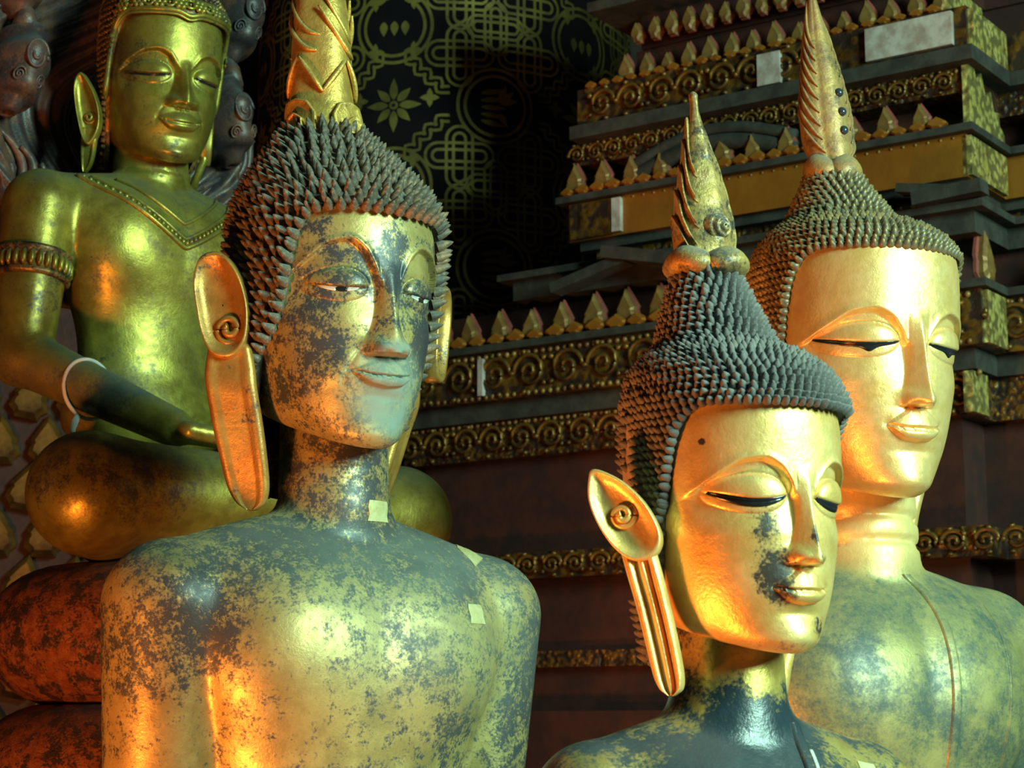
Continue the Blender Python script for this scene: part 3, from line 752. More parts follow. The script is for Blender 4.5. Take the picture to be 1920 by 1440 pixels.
wearA = [(-.27, .46, .15, .20, .16), (-.34, .20, .10, .2, .12), (.02, .88, .08, .07, .24), (.03, .72, .05, .09, .24), (.24, .48, .09, .15, .28), (-.30, .92, .08, .05, .14),
         (-.18, .80, .12, .035, .20), (.28, .68, .08, .035, .3), (-.12, .56, .07, .06, -.26), (.17, .80, .07, .06, -.26), (-.12, .93, .07, .05, -.2), (.20, .95, .1, .04, -.16), (-.2, .17, .09, .08, -.16), (-.1, .02, .14, .06, -.12), (-.36, .55, .05, .3, -.10)]
dustA = [(.03, .24, .17, .17, 1.15), (.02, .36, .10, .08, .9), (.06, .10, .12, .10, .5)]
put_head(eA, headA, fhA, M['A_skin'], wearA, dustA)
for sd in (-1, 1):
    xs, zs, t = slit_curve(headA, sd, 22, .62)
    th = .015*np.sqrt(np.clip(1-(t/.66)**2, 0.02, 1))
    for k0, k1, mt, nm in ((0, 8, 'shell', 'eye_white'), (7, 14, 'inlay', 'iris'), (13, 22, 'shell', 'eye_white')):
        face_patch(nm, headA, fhA, xs[k0:k1], zs[k0:k1]-th[k0:k1], zs[k0:k1]+th[k0:k1]*.15, M[mt], eA, lift=.006)
hairA = Hair([(-.3, .30, .2, .36, -.05), (0, .36, .3, .42, 0), (.3, .40, .40, .47, 0), (.6, .42, .46, .52, 0), (.9, .425, .50, .53, 0), (1.0, .42, .495, .53, 0), (1.12, .385, .45, .485, -.01), (1.26, .30, .34, .36, -.03), (1.38, .215, .23, .24, -.04), (1.46, .165, .17, .17, -.04), (1.49, .12, .12, .12, -.04)],
             [(0, .995), (36, .99), (44, .965), (51, .88), (55, .76), (59, .6), (66, .48), (78, .38), (95, .10), (110, -.15), (180, -.2)])
put_cap(eA, hairA, fhA, M['A_hair'])
add_curls(eA, hairA, fhA, M['A_hair'], .045, .052, .0225, .062, up=.35, toward=(-.55, 1, .25), jit=.10)
outA = [((504-x)/408, (838-y)/427) for x, y in ((430, 490), (400, 502), (390, 545), (400, 602), (413, 650), (435, 682), (470, 684), (491, 655), (493, 600), (478, 545), (455, 507))]
lobA = [((504-x)/408, (838-y)/427, hw/408, o) for x, y, hw, o in ((458, 660, 38, .0), (462, 720, 46, 0), (472, 790, 46, -.03), (484, 860, 43, -.06), (492, 915, 38, -.09), (497, 945, 26, -.10), (499, 958, 8, -.10))]
for sd in (-1, 1): ear_parts(eA, fhA, sd, outA, lobA if sd < 0 else [(a_-.02, b_, c_*.9, d_*1.2-.085) for a_, b_, c_, d_ in lobA], ((504-458)/408, (838-632)/427, .075), M['A_ear'], (.425, .10), 45, depth=.06, thick=.05, rimh=.03)
pA = dict(sh=.78, shz=-.46, cw=.70, nr=.235, nz=-.27, ar=.265, elbow=(.77, -.12, -1.55), hand=(.55, .6, -1.95), ring=.008, rings=[-.08, -.17], ak=.045, cd=.42)
fnA = lambda P: smin(seated(P, pA), legs(P, .74, .30, -2.32, .27), .06)
put_body(eA, fnA, fbA, (-1.6, -.75, -2.75), (1.6, 1.25, .36), .021, M['A_skin'],
         wear=[(0, -.42, 1.1, .16, .10), (0, -.12, .4, .18, .10), (-.2, -.55, .5, .22, .06), (.45, -.5, .35, .2, .12), (-.75, -.75, .2, .16, .22), (.15, -.75, .25, .25, -.10), (-.35, -1.15, .3, .35, -.12), (.95, -1.0, .18, .5, .16), (-.8, -1.25, .2, .35, -.14), (0, .02, .3, .1, .10)],
         dust=[(.35, -.75, .75, .42, .30), (.0, -.40, 1.0, .18, .02)])
patch('gold_leaf_square', fnA, fbA, .50, -.71, .10, .085, .0, M['leaf'], eA)
patch('gold_leaf_square', fnA, fbA, .63, -.42, .09, .10, .5, M['leaf'], eA)
patch('gold_leaf_square', fnA, fbA, .10, -.27, .12, .09, .02, M['leaf'], eA)
# carved gilt column finial
zt = 1.44; cA = (0, -.04)
core = finial_core(eA, fhA, [(zt, .155, .155, 0, -.04), (zt+.12, .150, .15, 0, -.04), (zt+.5, .135, .135, 0, -.04), (zt+.8, .10, .10, 0, -.04), (zt+1.1, .03, .03, 0, -.04)], M['fin_A'],
                   shape=lambda ph, z: .04*np.cos(ph*4))
for k in range(4):
    a = k*PI/2 + .30
    leaf_plate('carved_arch', fhA, [(-.09, zt-.02), (-.095, zt+.09), (-.06, zt+.15), (0, zt+.165), (.06, zt+.15), (.095, zt+.09), (.09, zt-.02)], cA, a, .165, .02, M['fin_A'], core)
    leaf_plate('carved_boss', fhA, [(-.04, zt+.0), (-.042, zt+.06), (0, zt+.09), (.042, zt+.06), (.04, zt+.0)], cA, a, .185, .02, M['fin_A'], core)
    R = .155
    for sgn in (-1, 1):
        ps = [(a+PI/4 + sgn*q*.75, zt+.20+q*.17) for q in np.linspace(0, 1, 5)]
        tube_on('carved_leaf_edge', fhA, [(cA[0]+R*math.sin(b), cA[1]+R*math.cos(b), z) for b, z in ps], .014, M['fin_A'], core)
    ps = [(a-.9+q*1.5, zt+.62-.22*math.sin(q*PI/2)) for q in np.linspace(0, 1, 6)]
    tube_on('carved_leaf_edge', fhA, [(cA[0]+.142*math.sin(b), cA[1]+.142*math.cos(b), z) for b, z in ps], .014, M['fin_A'], core)
    ps = [(a-.8+q*1.5, zt+.70-.22*math.sin(q*PI/2)) for q in np.linspace(0, 1, 6)]
    tube_on('carved_leaf_edge', fhA, [(cA[0]+.132*math.sin(b), cA[1]+.132*math.cos(b), z) for b, z in ps], .012, M['fin_A'], core)
pedestal('statue_pedestal', 'red lacquer pedestal under the worn statue with the dusty mouth', (chinA.x, chinA.y), math.radians(33), .50, .42, baseA-.012)

# ---- B: small bright statue, front right
eB, fbB, fhB, FB, chinB, baseB = start_statue('seated_statue', 'gold-faced Buddha statue with grey curls and a stepped flame finial, nearest on the right', 1378, 1220, 1.9, 445, 2.62, 25, 30.5, pitch=.04)
headB = Head(a=[(-.08, .16), (0, .215), (.05, .255), (.12, .30), (.2, .335), (.3, .362), (.45, .388), (.6, .40), (.75, .405), (.9, .40), (1., .38), (1.06, .32), (1.12, .2), (1.16, .03)], jaw=.22)
wearB = [(-.355, .84, .008, .018, .6), (-.17, .38, .10, .20, .28), (-.14, .55, .12, .05, .16), (-.10, .20, .07, .12, .22), (.0, .46, .02, .07, .3), (.02, .37, .03, .03, .3), (.12, .10, .06, .07, .26), (-.05, .02, .12, .03, .2), (-.3, .3, .1, .3, -.2), (0, .9, .4, .12, -.12)]
put_head(eB, headB, fhB, M['B_skin'], wearB)
for sd in (-1, 1):
    xs, zs, t = slit_curve(headB, sd, 30, .93); th = .030*np.clip(1-t*t, .02, 1)**.7
    face_patch('eye_inlay', headB, fhB, xs, zs-th, zs+.004, M['inlay'], eB, lift=.010)
hairB = Hair([(-.2, .30, .2, .38, 0), (.2, .375, .38, .44, 0), (.5, .41, .46, .5, 0), (.9, .43, .50, .53, 0), (1.02, .43, .50, .53, 0), (1.157, .385, .455, .49, 0), (1.25, .30, .36, .40, -.02), (1.285, .25, .28, .30, -.05), (1.30, .24, .26, .27, -.06), (1.47, .185, .20, .205, -.06), (1.607, .14, .145, .145, -.06), (1.66, .125, .13, .13, -.06)], LINE)
put_cap(eB, hairB, fhB, M['B_hair'])
skipB = lambda p, z: (np.degrees(p) < -112) & (np.degrees(p) > -150) & (z < .98 - .25*np.sin(np.degrees(p)*.35)) & (z > .2)
add_curls(eB, hairB, fhB, M['B_hair'], .0335, .0385, .0215, .040, up=.25, toward=(-.5, 1, .3), skip=skipB, jit=.06)
# bare plaster where curls have fallen off
ph, zz = np.meshgrid(np.radians(np.linspace(-150, -112, 24)), np.linspace(.35, .99, 40), indexing='ij')
tt = np.interp(zz, np.maximum.accumulate(hairB.tab[:, 0]), hairB.k); Pp = hairB.pos(ph, tt); Nn = hairB.normal(ph, tt)
ed = np.minimum(np.minimum(np.arange(24), np.arange(24)[::-1])[:, None]/3., np.minimum(np.arange(40), np.arange(40)[::-1])[None]/3.)
Pp = Pp + Nn*(np.clip(ed, 0, 1)*.016-.006)[..., None]
make('bare_plaster', fhB(Pp.reshape(-1, 3)), grid_faces(24, 40), M['plaster'], eB, recalc=True)
outB = [((1235-x)/428, (1216-y)/447) for x, y in ((1108, 890), (1102, 905), (1102, 945), (1120, 992), (1150, 1035), (1185, 1058), (1222, 1048), (1232, 1010), (1205, 955), (1165, 914), (1130, 894))]
lobB = [((1235-x)/428, (1216-y)/447, hw/428, o) for x, y, hw, o in ((1190, 1040, 32, .0), (1200, 1075, 32, 0), (1214, 1130, 31, -.05), (1230, 1200, 30, -.10), (1242, 1260, 28, -.14), (1247, 1288, 21, -.15), (1248, 1300, 6, -.15))]
lobF = [(a_, b_, c_, d_*1.0 - .02) for a_, b_, c_, d_ in lobB]
for sd in (-1, 1): ear_parts(eB, fhB, sd, outB, [(a_, b_, c_, d_*.3) for a_, b_, c_, d_ in lobB] if sd < 0 else lobF, ((1235-1162)/428, (1216-975)/447, .055), M['B_skin'], (.43, .10) if sd < 0 else (.40, .02), 45 if sd < 0 else 14, depth=.05, thick=.05, rimh=.028, grooves=3)
pB = dict(sh=.66, shz=-.40, cw=.62, nr=.235, nz=-.29, ar=.24, elbow=(.80, -.12, -1.45), hand=(.5, .6, -1.9), ak=.06, nk=.10)
fnB = lambda P: smin(seated(P, pB), legs(P, .74, .30, -2.32, .27), .06)
put_body(eB, fnB, fbB, (-1.6, -.75, -2.75), (1.6, 1.25, .36), .021, M['B_body'], wear=[(0, -.02, .3, .14, -.25), (-.15, -.5, .4, .16, .2), (.55, -.45, .25, .3, -.08)])
strip('shoulder_sash', fnB, fbB, [(.20, -.30), (.175, -.45), (.13, -.8), (.08, -1.3), (.06, -1.7)], .030, .014, M['B_body'], eB)
strip('sash_inlay', fnB, fbB, [(.205, -.42), (.185, -.55), (.17, -.66)], .012, .019, M['shell'], eB)
patch('gold_leaf_square', fnB, fbB, .52, -.52, .11, .11, -.15, M['leaf'], eB)
# flame finial with stepped tongues
zt = 1.645; fc = (-.005, -.06)
profB = [(zt+.08, .128, .10, 0, -.06), (zt+.20, .138, .108, .002, -.06), (zt+.34, .120, .094, 0, -.06), (zt+.50, .086, .070, -.005, -.06), (zt+.66, .046, .042, -.015, -.06), (zt+.80, .018, .020, -.022, -.06), (zt+.85, .020, .022, -.024, -.06), (zt+.865, .004, .004, -.024, -.06)]
core = finial_core(eB, fhB, profB, M['fin_B'], shape=lambda ph, z: .10*np.exp(-(ph/.30)**2) + .05*np.exp(-(ph/.3)**2)*np.sin(z*60))
for k, (a0, a1) in enumerate(((.06, .275), (.10, .40), (.20, .52), (.32, .64), (.44, .745))):
    for sg in (-1, 1):
        o_ = [(-.9, a0), (-1.0, a0+.45*(a1-a0)), (-1.0, a1-.035), (-.9, a1-.008), (-.7, a1), (-.42, a1-.02), (-.15, a1-.06), (.08, a0+.5*(a1-a0)), (.40, a0+.2*(a1-a0)), (.7, a0)]
        leaf_plate('flame_tongue', fhB, [(sg*-x*(1 if k else .8), zt+z) for x, z in o_], None, sg*1.35, 1, .016-.0015*k, M['fin_B'], core, curl=.010, prof=profB)
ang = 0.10; R = .108
u, w_ = np.meshgrid(np.linspace(0, 1, 14), np.linspace(0, 2*PI, 24, endpoint=False), indexing='ij')
rad = .074*(1-u**1.3*.95); hh = .060*np.sin(u*PI/2)*(1+.14*np.sin(u*19+w_))
tx, tz = rad*np.cos(w_), rad*np.sin(w_)
V = np.stack([fc[0]+math.sin(ang)*(R+hh-.02)+math.cos(ang)*tx, fc[1]+math.cos(ang)*(R+hh-.02)-math.sin(ang)*tx, zt+.215+tz], -1).reshape(-1, 3)
make('spiral_boss', fhB(V), grid_faces(14, 24, True), M['fin_B'], core, recalc=True)
lobes(core, fhB, (0, -.06), zt-.02, zt+.115, .185, M['fin_B'], n=4, ph0=.27)
pedestal('statue_pedestal', 'red lacquer pedestal under the nearest gold-faced statue', (chinB.x, chinB.y), math.radians(25), .40, .34, baseB-.012)

# ---- C: tall golden statue, back right
eC, fbC, fhC, FC, chinC, baseC = start_statue('seated_statue', 'tall polished gold Buddha statue with half-closed eyes rising behind the grey-curled one', 1603, 934, 2.98, 446, 2.75, 22, 22.5, pitch=.07, boff=(.07, 0, 0))
headC = Head(
    a=[(-.08, .13), (0, .175), (.05, .215), (.12, .262), (.2, .30), (.3, .33), (.45, .362), (.6, .38), (.75, .388), (.9, .385), (1., .37), (1.06, .31), (1.12, .2), (1.16, .03)], jaw=.18, n=2.3,
    brow=[(.0, .58), (.045, .61), (.075, .66), (.12, .715), (.18, .742), (.25, .73), (.31, .68), (.37, .61), (.5, .5)], sock=.026, ridge=.005,
    eye=(.205, .612, .135, .075), lid=.036, sag=.014, slit=.010,
    nh=[(.34, .108), (.37, .122), (.42, .108), (.5, .082), (.6, .055), (.68, .028), (.76, 0), (.8, 0)], nw=[(.34, .078), (.38, .076), (.45, .058), (.6, .046), (.7, .048), (.8, .06)], nb=.353, ala=.020, ridge_w=.12,
    zu=[(0, .345), (.025, .350), (.06, .325), (.125, .275)], zm=[(0, .264), (.05, .262), (.125, .277)], zl=[(0, .205), (.06, .214), (.125, .270)], mw=.122, lu=.034, ll=.040, mound=.018, chin=.016)
put_head(eC, headC, fhC, M['C_skin'])
for sd in (-1, 1):
    xs, zs, t = slit_curve(headC, sd, 30, .97); th = .014*np.clip(1-t*t, .05, 1)**.5 + .018*np.exp(-((t+.12)/.16)**2)
    face_patch('eye_inlay', headC, fhC, xs, zs-th, zs+.004, M['inlay'], eC, lift=.008)
hairC = Hair([(-.2, .29, .2, .36, 0), (.2, .36, .37, .42, 0), (.5, .39, .45, .48, 0), (.9, .412, .485, .50, 0), (.98, .41, .48, .495, 0), (1.08, .36, .42, .43, 0), (1.15, .28, .33, .345, -.02), (1.175, .235, .26, .27, -.05), (1.19, .225, .24, .245, -.06), (1.32, .150, .16, .16, -.06), (1.42, .10, .105, .105, -.06), (1.44, .09, .09, .09, -.06)], LINE)
put_cap(eC, hairC, fhC, M['C_hair'])
add_curls(eC, hairC, fhC, M['C_hair'], .030, .034, .019, .030, up=.25, toward=(-.4, 1, .35), jit=.05)
for sd in (-1, 1): ear_parts(eC, fhC, sd, outB, [(a, b+.02, c*.85, d) for a, b, c, d in lobB], ((1235-1162)/428, (1216-975)/447, .055), M['C_skin'], (.40, .04), 40 if sd < 0 else 14, depth=.05, thick=.045, rimh=.025, grooves=2)
pC = dict(sh=.60, shz=-.40, cw=.60, nr=.225, nz=-.32, ar=.24, elbow=(.70, -.12, -1.5), hand=(.5, .6, -2.0), ring=.034, rings=[-.10, -.205], ak=.10, nk=.04, cd=.42)
fnC = lambda P: smin(seated(P, pC), legs(P, .74, .30, -2.42, .27), .06)
put_body(eC, fnC, fbC, (-1.6, -.75, -2.85), (1.6, 1.25, .36), .021, M['C_body'], wear=[(0, -.12, .35, .19, -.5)], polish=[(0, -.12, .4, .18, 1.3)])
strip('shoulder_sash', fnC, fbC, [(.05, -.33), (.10, -.40), (.115, -.55), (.105, -.8), (.085, -1.1), (.08, -1.7)], .024, .011, M['C_body'], eC)
strip('robe_fold', fnC, fbC, [(.42, -.45), (.40, -.7), (.37, -1.0), (.35, -1.4)], .008, .006, M['C_body'], eC)
zt = 1.425; fc = (0, -.06)
lobes_at = dict(n=4, ph0=.27)
profC = [(zt+.06, .09, .085, 0, -.06), (zt+.14, .116, .098, 0, -.06), (zt+.26, .120, .10, -.005, -.06), (zt+.42, .10, .085, -.012, -.06), (zt+.60, .068, .06, -.025, -.06), (zt+.78, .03, .03, -.035, -.06), (zt+.9, .008, .008, -.04, -.06)]
core = finial_core(eC, fhC, profC, M['fin_C'], shape=lambda ph, z: .10*np.exp(-(ph/.35)**2) - .05*np.exp(-((np.abs(ph)-.62)/.12)**2))
cvC = [curve1(np.array(profC)[:, [0, i]]) for i in range(1, 5)]
for zz in (.20, .285, .375):
    th = np.linspace(0, PI, 8); a = np.linspace(0, 2*PI, 14, endpoint=False); r_ = .021; z_ = zt+zz
    Tt, Aa = np.meshgrid(th, a, indexing='ij')
    V = np.stack([float(cvC[2](z_)) + .02 + r_*np.sin(Tt)*np.cos(Aa), -.06 + float(cvC[1](z_))*1.08 + r_*np.sin(Tt)*np.sin(Aa), z_ + r_*np.cos(Tt)], -1).reshape(-1, 3)
    make('gem', fhC(V), grid_faces(8, 14, True), M['gem'], core, recalc=True)
for k in range(9):
    for sg in (-1, 1):
        q = np.linspace(0, 1, 12); z_ = zt+.09+k*.062+.24*q**1.2; b = sg*(.66+1.35*q)
        A_, B_, CX, CF = [c_(z_) for c_ in cvC]
        tube_on('flame_ridge', fhC, np.stack([CX+(A_+.002)*np.sin(b), CF+(B_+.002)*np.cos(b), z_], -1), .0075, M['fin_C'], core)
lobes(core, fhC, fc, zt-.045, zt+.085, .125, M['fin_C'], **lobes_at)
pedestal('statue_pedestal', 'red lacquer pedestal under the tall polished gold statue', (chinC.x, chinC.y), math.radians(18), .50, .42, baseC-.012)

# ---- D: bronze-gold statue seated on the naga, back left
eD, fbD, fhD, FD, chinD, baseD = start_statue('seated_statue', 'yellow-gold crowned Buddha statue with bare chest and armband seated on naga coils', 292, 310, 3.65, 265, 2.95, 43, 31.5, pitch=.12)
headD = Head(
    a=[(-.08, .17), (0, .215), (.05, .255), (.12, .295), (.2, .33), (.3, .355), (.45, .38), (.6, .39), (.75, .39), (.9, .38), (1., .37), (1.06, .31), (1.12, .2), (1.16, .03)], jaw=.20, n=2.35,
    brow=[(.0, .63), (.045, .66), (.075, .70), (.12, .755), (.19, .785), (.26, .775), (.33, .72), (.39, .63), (.5, .5)], sock=.036, ridge=.008,
    eye=(.22, .62, .14, .085), lid=.050, sag=.016, slit=.020,
    nh=[(.39, .11), (.42, .128), (.47, .12), (.55, .09), (.62, .055), (.68, .024), (.74, 0), (.8, 0)], nw=[(.39, .125), (.43, .12), (.5, .085), (.6, .06), (.7, .06), (.8, .06)], nb=.395, ala=.030, ridge_w=.16,
    zu=[(0, .345), (.03, .350), (.09, .335), (.16, .315)], zm=[(0, .283), (.06, .285), (.16, .312)], zl=[(0, .222), (.08, .232), (.16, .305)], mw=.155, lu=.036, ll=.042, mound=.030, chin=.02, crease=.003, fz=.045)
put_head(eD, headD, fhD, M['D_skin'], nf=240, nr=200)
for sd in (-1, 1):
    xs, zs, t = slit_curve(headD, sd, 26, .9); zs = zs - headD.p['fz']; th = .012*np.clip(1-t*t, .05, 1)**.5
    face_patch('eyelid_line', headD, fhD, xs, zs-th, zs+.006, M['inlay'], eD, lift=.004)
hairD = Hair([(-.2, .30, .2, .40, 0), (.2, .37, .38, .46, 0), (.5, .41, .46, .52, 0), (.9, .42, .49, .54, 0), (1.05, .42, .49, .53, 0), (1.2, .38, .43, .47, 0), (1.32, .30, .32, .34, 0), (1.38, .22, .22, .22, -.03), (1.7, .14, .14, .14, -.03), (1.9, .05, .05, .05, -.03)], LINE)
put_cap(eD, hairD, fhD, M['D_hair'])
add_curls(eD, hairD, fhD, M['D_hair'], .042, .045, .024, .026, up=.1, toward=(-.5, 1, .2), jit=.04, seg=6, tip=.5, skip=lambda p, z: (hairD.start(p) > np.interp(z, np.maximum.accumulate(hairD.tab[:, 0]), hairD.k)-.13) & (np.abs(p) < 1.45))
# crown band edging the forehead, with rosettes and rings
ph = np.radians(np.linspace(-84, 84, 90)); t0 = hairD.start(ph)
for nm, dt, r_ in (('crown_band', .015, .020), ('crown_band', .115, .016), ('crown_beading', -.012, .010)):
    P = hairD.pos(ph, t0+dt); Nn = hairD.normal(ph, t0+dt); P = P + Nn*.006
    P[:, 2] += -.03*np.exp(-(np.degrees(ph)/7)**2)*(dt < .05)
    v, f = tube(P, r_, 8); band = make(nm, fhD(v), f, M['D_skin'], eD, recalc=True)
pj = np.radians(np.linspace(-76, 76, 19))
for k, p_ in enumerate(pj):
    t_ = float(hairD.start(np.array(p_)))+.070; c = hairD.pos(np.array([p_]), np.array([t_]))[0]; n_ = hairD.normal(np.array([p_]), np.array([t_]))[0]
    tx = np.cross(n_, [0, 0, 1]); tx /= np.linalg.norm(tx); ty = np.cross(tx, n_)
    c = c + n_*.014
    if k % 2 == 0:
        pts = []
        for q in range(6):
            a = q*PI/3; pts.append(c + .036*(tx*math.cos(a)+ty*math.sin(a)))
        ms = []
        for q in [c]+pts:
            u, w_ = np.meshgrid(np.linspace(0, PI/2, 4), np.linspace(0, 2*PI, 8, endpoint=False), indexing='ij'); r_ = .023
            V = q + (np.sin(u)*np.cos(w_))[..., None]*tx*r_ + (np.sin(u)*np.sin(w_))[..., None]*ty*r_ + np.cos(u)[..., None]*n_*r_*.9
            ms.append((V.reshape(-1, 3), grid_faces(4, 8, True)))
        vv, ff = merge(ms); make('crown_rosette', fhD(vv), ff, M['D_skin'], eD)
    else:
        a = np.linspace(0, 2*PI, 17); path = c + .034*(np.cos(a)[:, None]*tx + np.sin(a)[:, None]*ty)
        v1 = tube(path, .012, 6, False); u, w_ = np.meshgrid(np.linspace(0, PI/2, 4), np.linspace(0, 2*PI, 8, endpoint=False), indexing='ij')
        V = c + (np.sin(u)*np.cos(w_))[..., None]*tx*.011 + (np.sin(u)*np.sin(w_))[..., None]*ty*.011 + np.cos(u)[..., None]*n_*.011
        vv, ff = merge([v1, (V.reshape(-1, 3), grid_faces(4, 8, True))]); make('crown_ring', fhD(vv), ff, M['D_skin'], eD)
outD = [(e, z) for e, z in ((.17, .585), (.13, .56), (.05, .44), (.0, .30), (.0, .18), (.05, .08), (.10, .10), (.155, .25), (.195, .42), (.20, .53))]
lobD = [(.075, .20, .055, 0), (.075, .12, .058, 0), (.085, .04, .054, -.02), (.095, -.03, .042, -.04), (.105, -.08, .024, -.05), (.11, -.105, .006, -.05)]
for sd in (-1, 1): ear_parts(eD, fhD, sd, outD, lobD, (.085, .27, .045), M['D_skin'], (.42, .03) if sd < 0 else (.38, -.02), 48 if sd < 0 else 16, depth=.05, thick=.05, rimh=.03)
pD = dict(sh=.86, shz=-.22, cw=.68, nr=.255, nz=-.17, ar=.25, elbow=(.98, .0, -1.50), hand=(.42, .98, -2.03), ring=-.02, rings=[-.085, -.15], ak=.05, nk=.04, cd=.42)
def fnD(P):
    d = smin(seated(P, pD), legs(P-np.array([.20, 0, 0]), 1.22, 1.0, -2.50, .36), .05)
    A = P.copy(); A[..., 0] = np.abs(A[..., 0])
    for k in range(4):
        d = smin(d, rcone(A, (.42, 1.02+.05*k, -2.07), (.02, 1.16+.05*k, -2.12), .060, .045), .03)
    return d
put_body(eD, fnD, fbD, (-1.85, -.85, -3.0), (1.95, 1.55, .36), .024, M['D_skin'], wear=[(-1.2, -2.2, .5, .5, .10), (-.7, -1.7, .35, .2, .14)], dust=[(-.75, -1.7, .5, .2, .35)])
# armband, collar and bead chain
elb = np.array([pD['elbow'][0], pD['elbow'][1], pD['elbow'][2]]); shd = np.array([pD['sh'], -.06, pD['shz']-.23])
for sg in (-1, 1):
    e_, s_ = elb*[sg, 1, 1], shd*[sg, 1, 1]; ax_ = (e_-s_)/np.linalg.norm(e_-s_); c = s_ + ax_*.42*np.linalg.norm(e_-s_)
    t1 = np.cross(ax_, [0, 1, 0]); t1 /= np.linalg.norm(t1); t2 = np.cross(ax_, t1); r0 = pD['ar']*.92
    a = np.linspace(0, 2*PI, 48, endpoint=False); pr = [(-.10, -.02), (-.10, .022), (-.075, .03), (-.06, .012), (.06, .012), (.075, .03), (.10, .022), (.10, -.02)]
    V = np.concatenate([c + ax_*h + (r0+q)*(np.cos(a)[:, None]*t1 + np.sin(a)[:, None]*t2) for h, q in pr])
    ab = make('armband', fbD(V), grid_faces(len(pr), 48, True), M['D_hair'], eD, recalc=True)
    for k in range(30):
        q = k/30*2*PI; dv = math.cos(q)*t1+math.sin(q)*t2; b0 = c + dv*(r0+.012)
        v, f = tube(np.array([b0-ax_*.055, b0-ax_*.03+dv*.012, b0+ax_*.03+dv*.012, b0+ax_*.055]), [.01, .02, .02, .01], 6); make('armband_bead', fbD(v), f, M['D_skin'], ab, recalc=True)
for nm, sc, r_, bead in (('collar_edge', 1.0, .018, 0), ('collar_edge', .86, .014, 0), ('collar_chain', .93, .019, 1), ('collar_edge', .62, .013, 0)):
    q = np.linspace(-1, 1, 76); X = q*.66*sc; Z = -.16-.10*(1-np.abs(q))*0 - .46*sc*(1-np.abs(q)**1.15)*1.0 - .06
    Fv = body_front(fnD, X, Z); P = np.stack([X, Fv, Z], -1); P = P + field_normal(fnD, P)*.004
    if bead:
        ms = []
        for p_ in P[::2]:
            u, w_ = np.meshgrid(np.linspace(0, PI, 5), np.linspace(0, 2*PI, 7, endpoint=False), indexing='ij')
            ms.append((np.stack([p_[0]+r_*np.sin(u)*np.cos(w_), p_[1]+r_*np.sin(u)*np.sin(w_), p_[2]+r_*np.cos(u)], -1).reshape(-1, 3), grid_faces(5, 7, True)))
        vv, ff = merge(ms); make(nm, fbD(vv), ff, M['D_skin'], eD, recalc=True)
    else:
        v, f = tube(P, r_, 7); make(nm, fbD(v), f, M['D_skin'], eD, recalc=True)
# cotton string tied on the near wrist
wp = elb*[-1, 1, 1]*.55 + np.array(pD['hand'])*[-1, 1, 1]*.45; ax_ = np.array(pD['hand'])*[-1, 1, 1]-elb*[-1, 1, 1]; ax_ /= np.linalg.norm(ax_)
t1 = np.cross(ax_, [0, 0, 1]); t1 /= np.linalg.norm(t1); t2 = np.cross(ax_, t1); a = np.linspace(0, 2*PI, 49)
ring = wp + .18*(np.cos(a)[:, None]*t1 + np.sin(a)[:, None]*t2) + ax_*(.10*np.cos(a-.6))[:, None] - np.array([0, 0, .012])
m4 = Matrix.Translation(eD.location) @ Matrix.Rotation(math.radians(43), 4, 'Z')
def toW(V): return np.array([list(m4 @ Vector(p)) for p in fbD(V)])
es = empty('string_bracelet', tuple(toW(wp[None])[0])); tag(es, 'white cotton string tied round the wrist of the crowned statue', 'bracelet')
off = np.array(es.location)
v, f = tube(toW(ring)-off, .0035, 6, False); make('string_loop', v, f, M['string'], es)
k0 = ring[np.argmin(ring[:, 2] + ring[:, 0]*.5)]
v, f = tube(toW(np.array([k0, k0+[-.03, .02, -.05], k0+[-.05, .03, -.11], k0+[-.04, .03, -.14]]))-off, [.005, .007, .005, .003], 6); make('knot_tail', v, f, M['string'], es)

# ------------------------------------------------------------------ naga throne of the crowned statue
eN = empty('naga_throne', (chinD.x, chinD.y, 0), math.radians(43)); tag(eN, 'dark dusty carved naga with coiled body and spread hood behind the crowned statue', 'naga statue')
frN = Frame(FD, chinD.z)
zcoil = -2.87
ci = 0
while chinD.z + FD*(zcoil-.92) > .12 and ci < 6:
    a = np.linspace(0, 2*PI, 120, endpoint=False); b = np.linspace(0, 2*PI, 40, endpoint=False); Aa, Bb = np.meshgrid(a, b, indexing='ij')
    R0, rr, rv = .66 + .05*ci, .50, .46; sup = lambda t: np.sign(t)*np.abs(t)**.97
    R = R0 + rr*sup(np.cos(Bb)); V = np.stack([.10 + R*np.sin(Aa)*1.12, .30 + R*np.cos(Aa)*.92, zcoil-.455 + rv*sup(np.sin(Bb))], -1).reshape(-1, 3)
    i = np.arange(120)[:, None]; j = np.arange(40)[None]; F_ = np.stack([i*40+j, ((i+1) % 120)*40+j, ((i+1) % 120)*40+(j+1) % 40, i*40+(j+1) % 40], -1).reshape(-1, 4)
    make('naga_coil', frN(V), F_, M['coil'], eN, recalc=True); zcoil -= .89; ci += 1
pedz = chinD.z + FD*zcoil
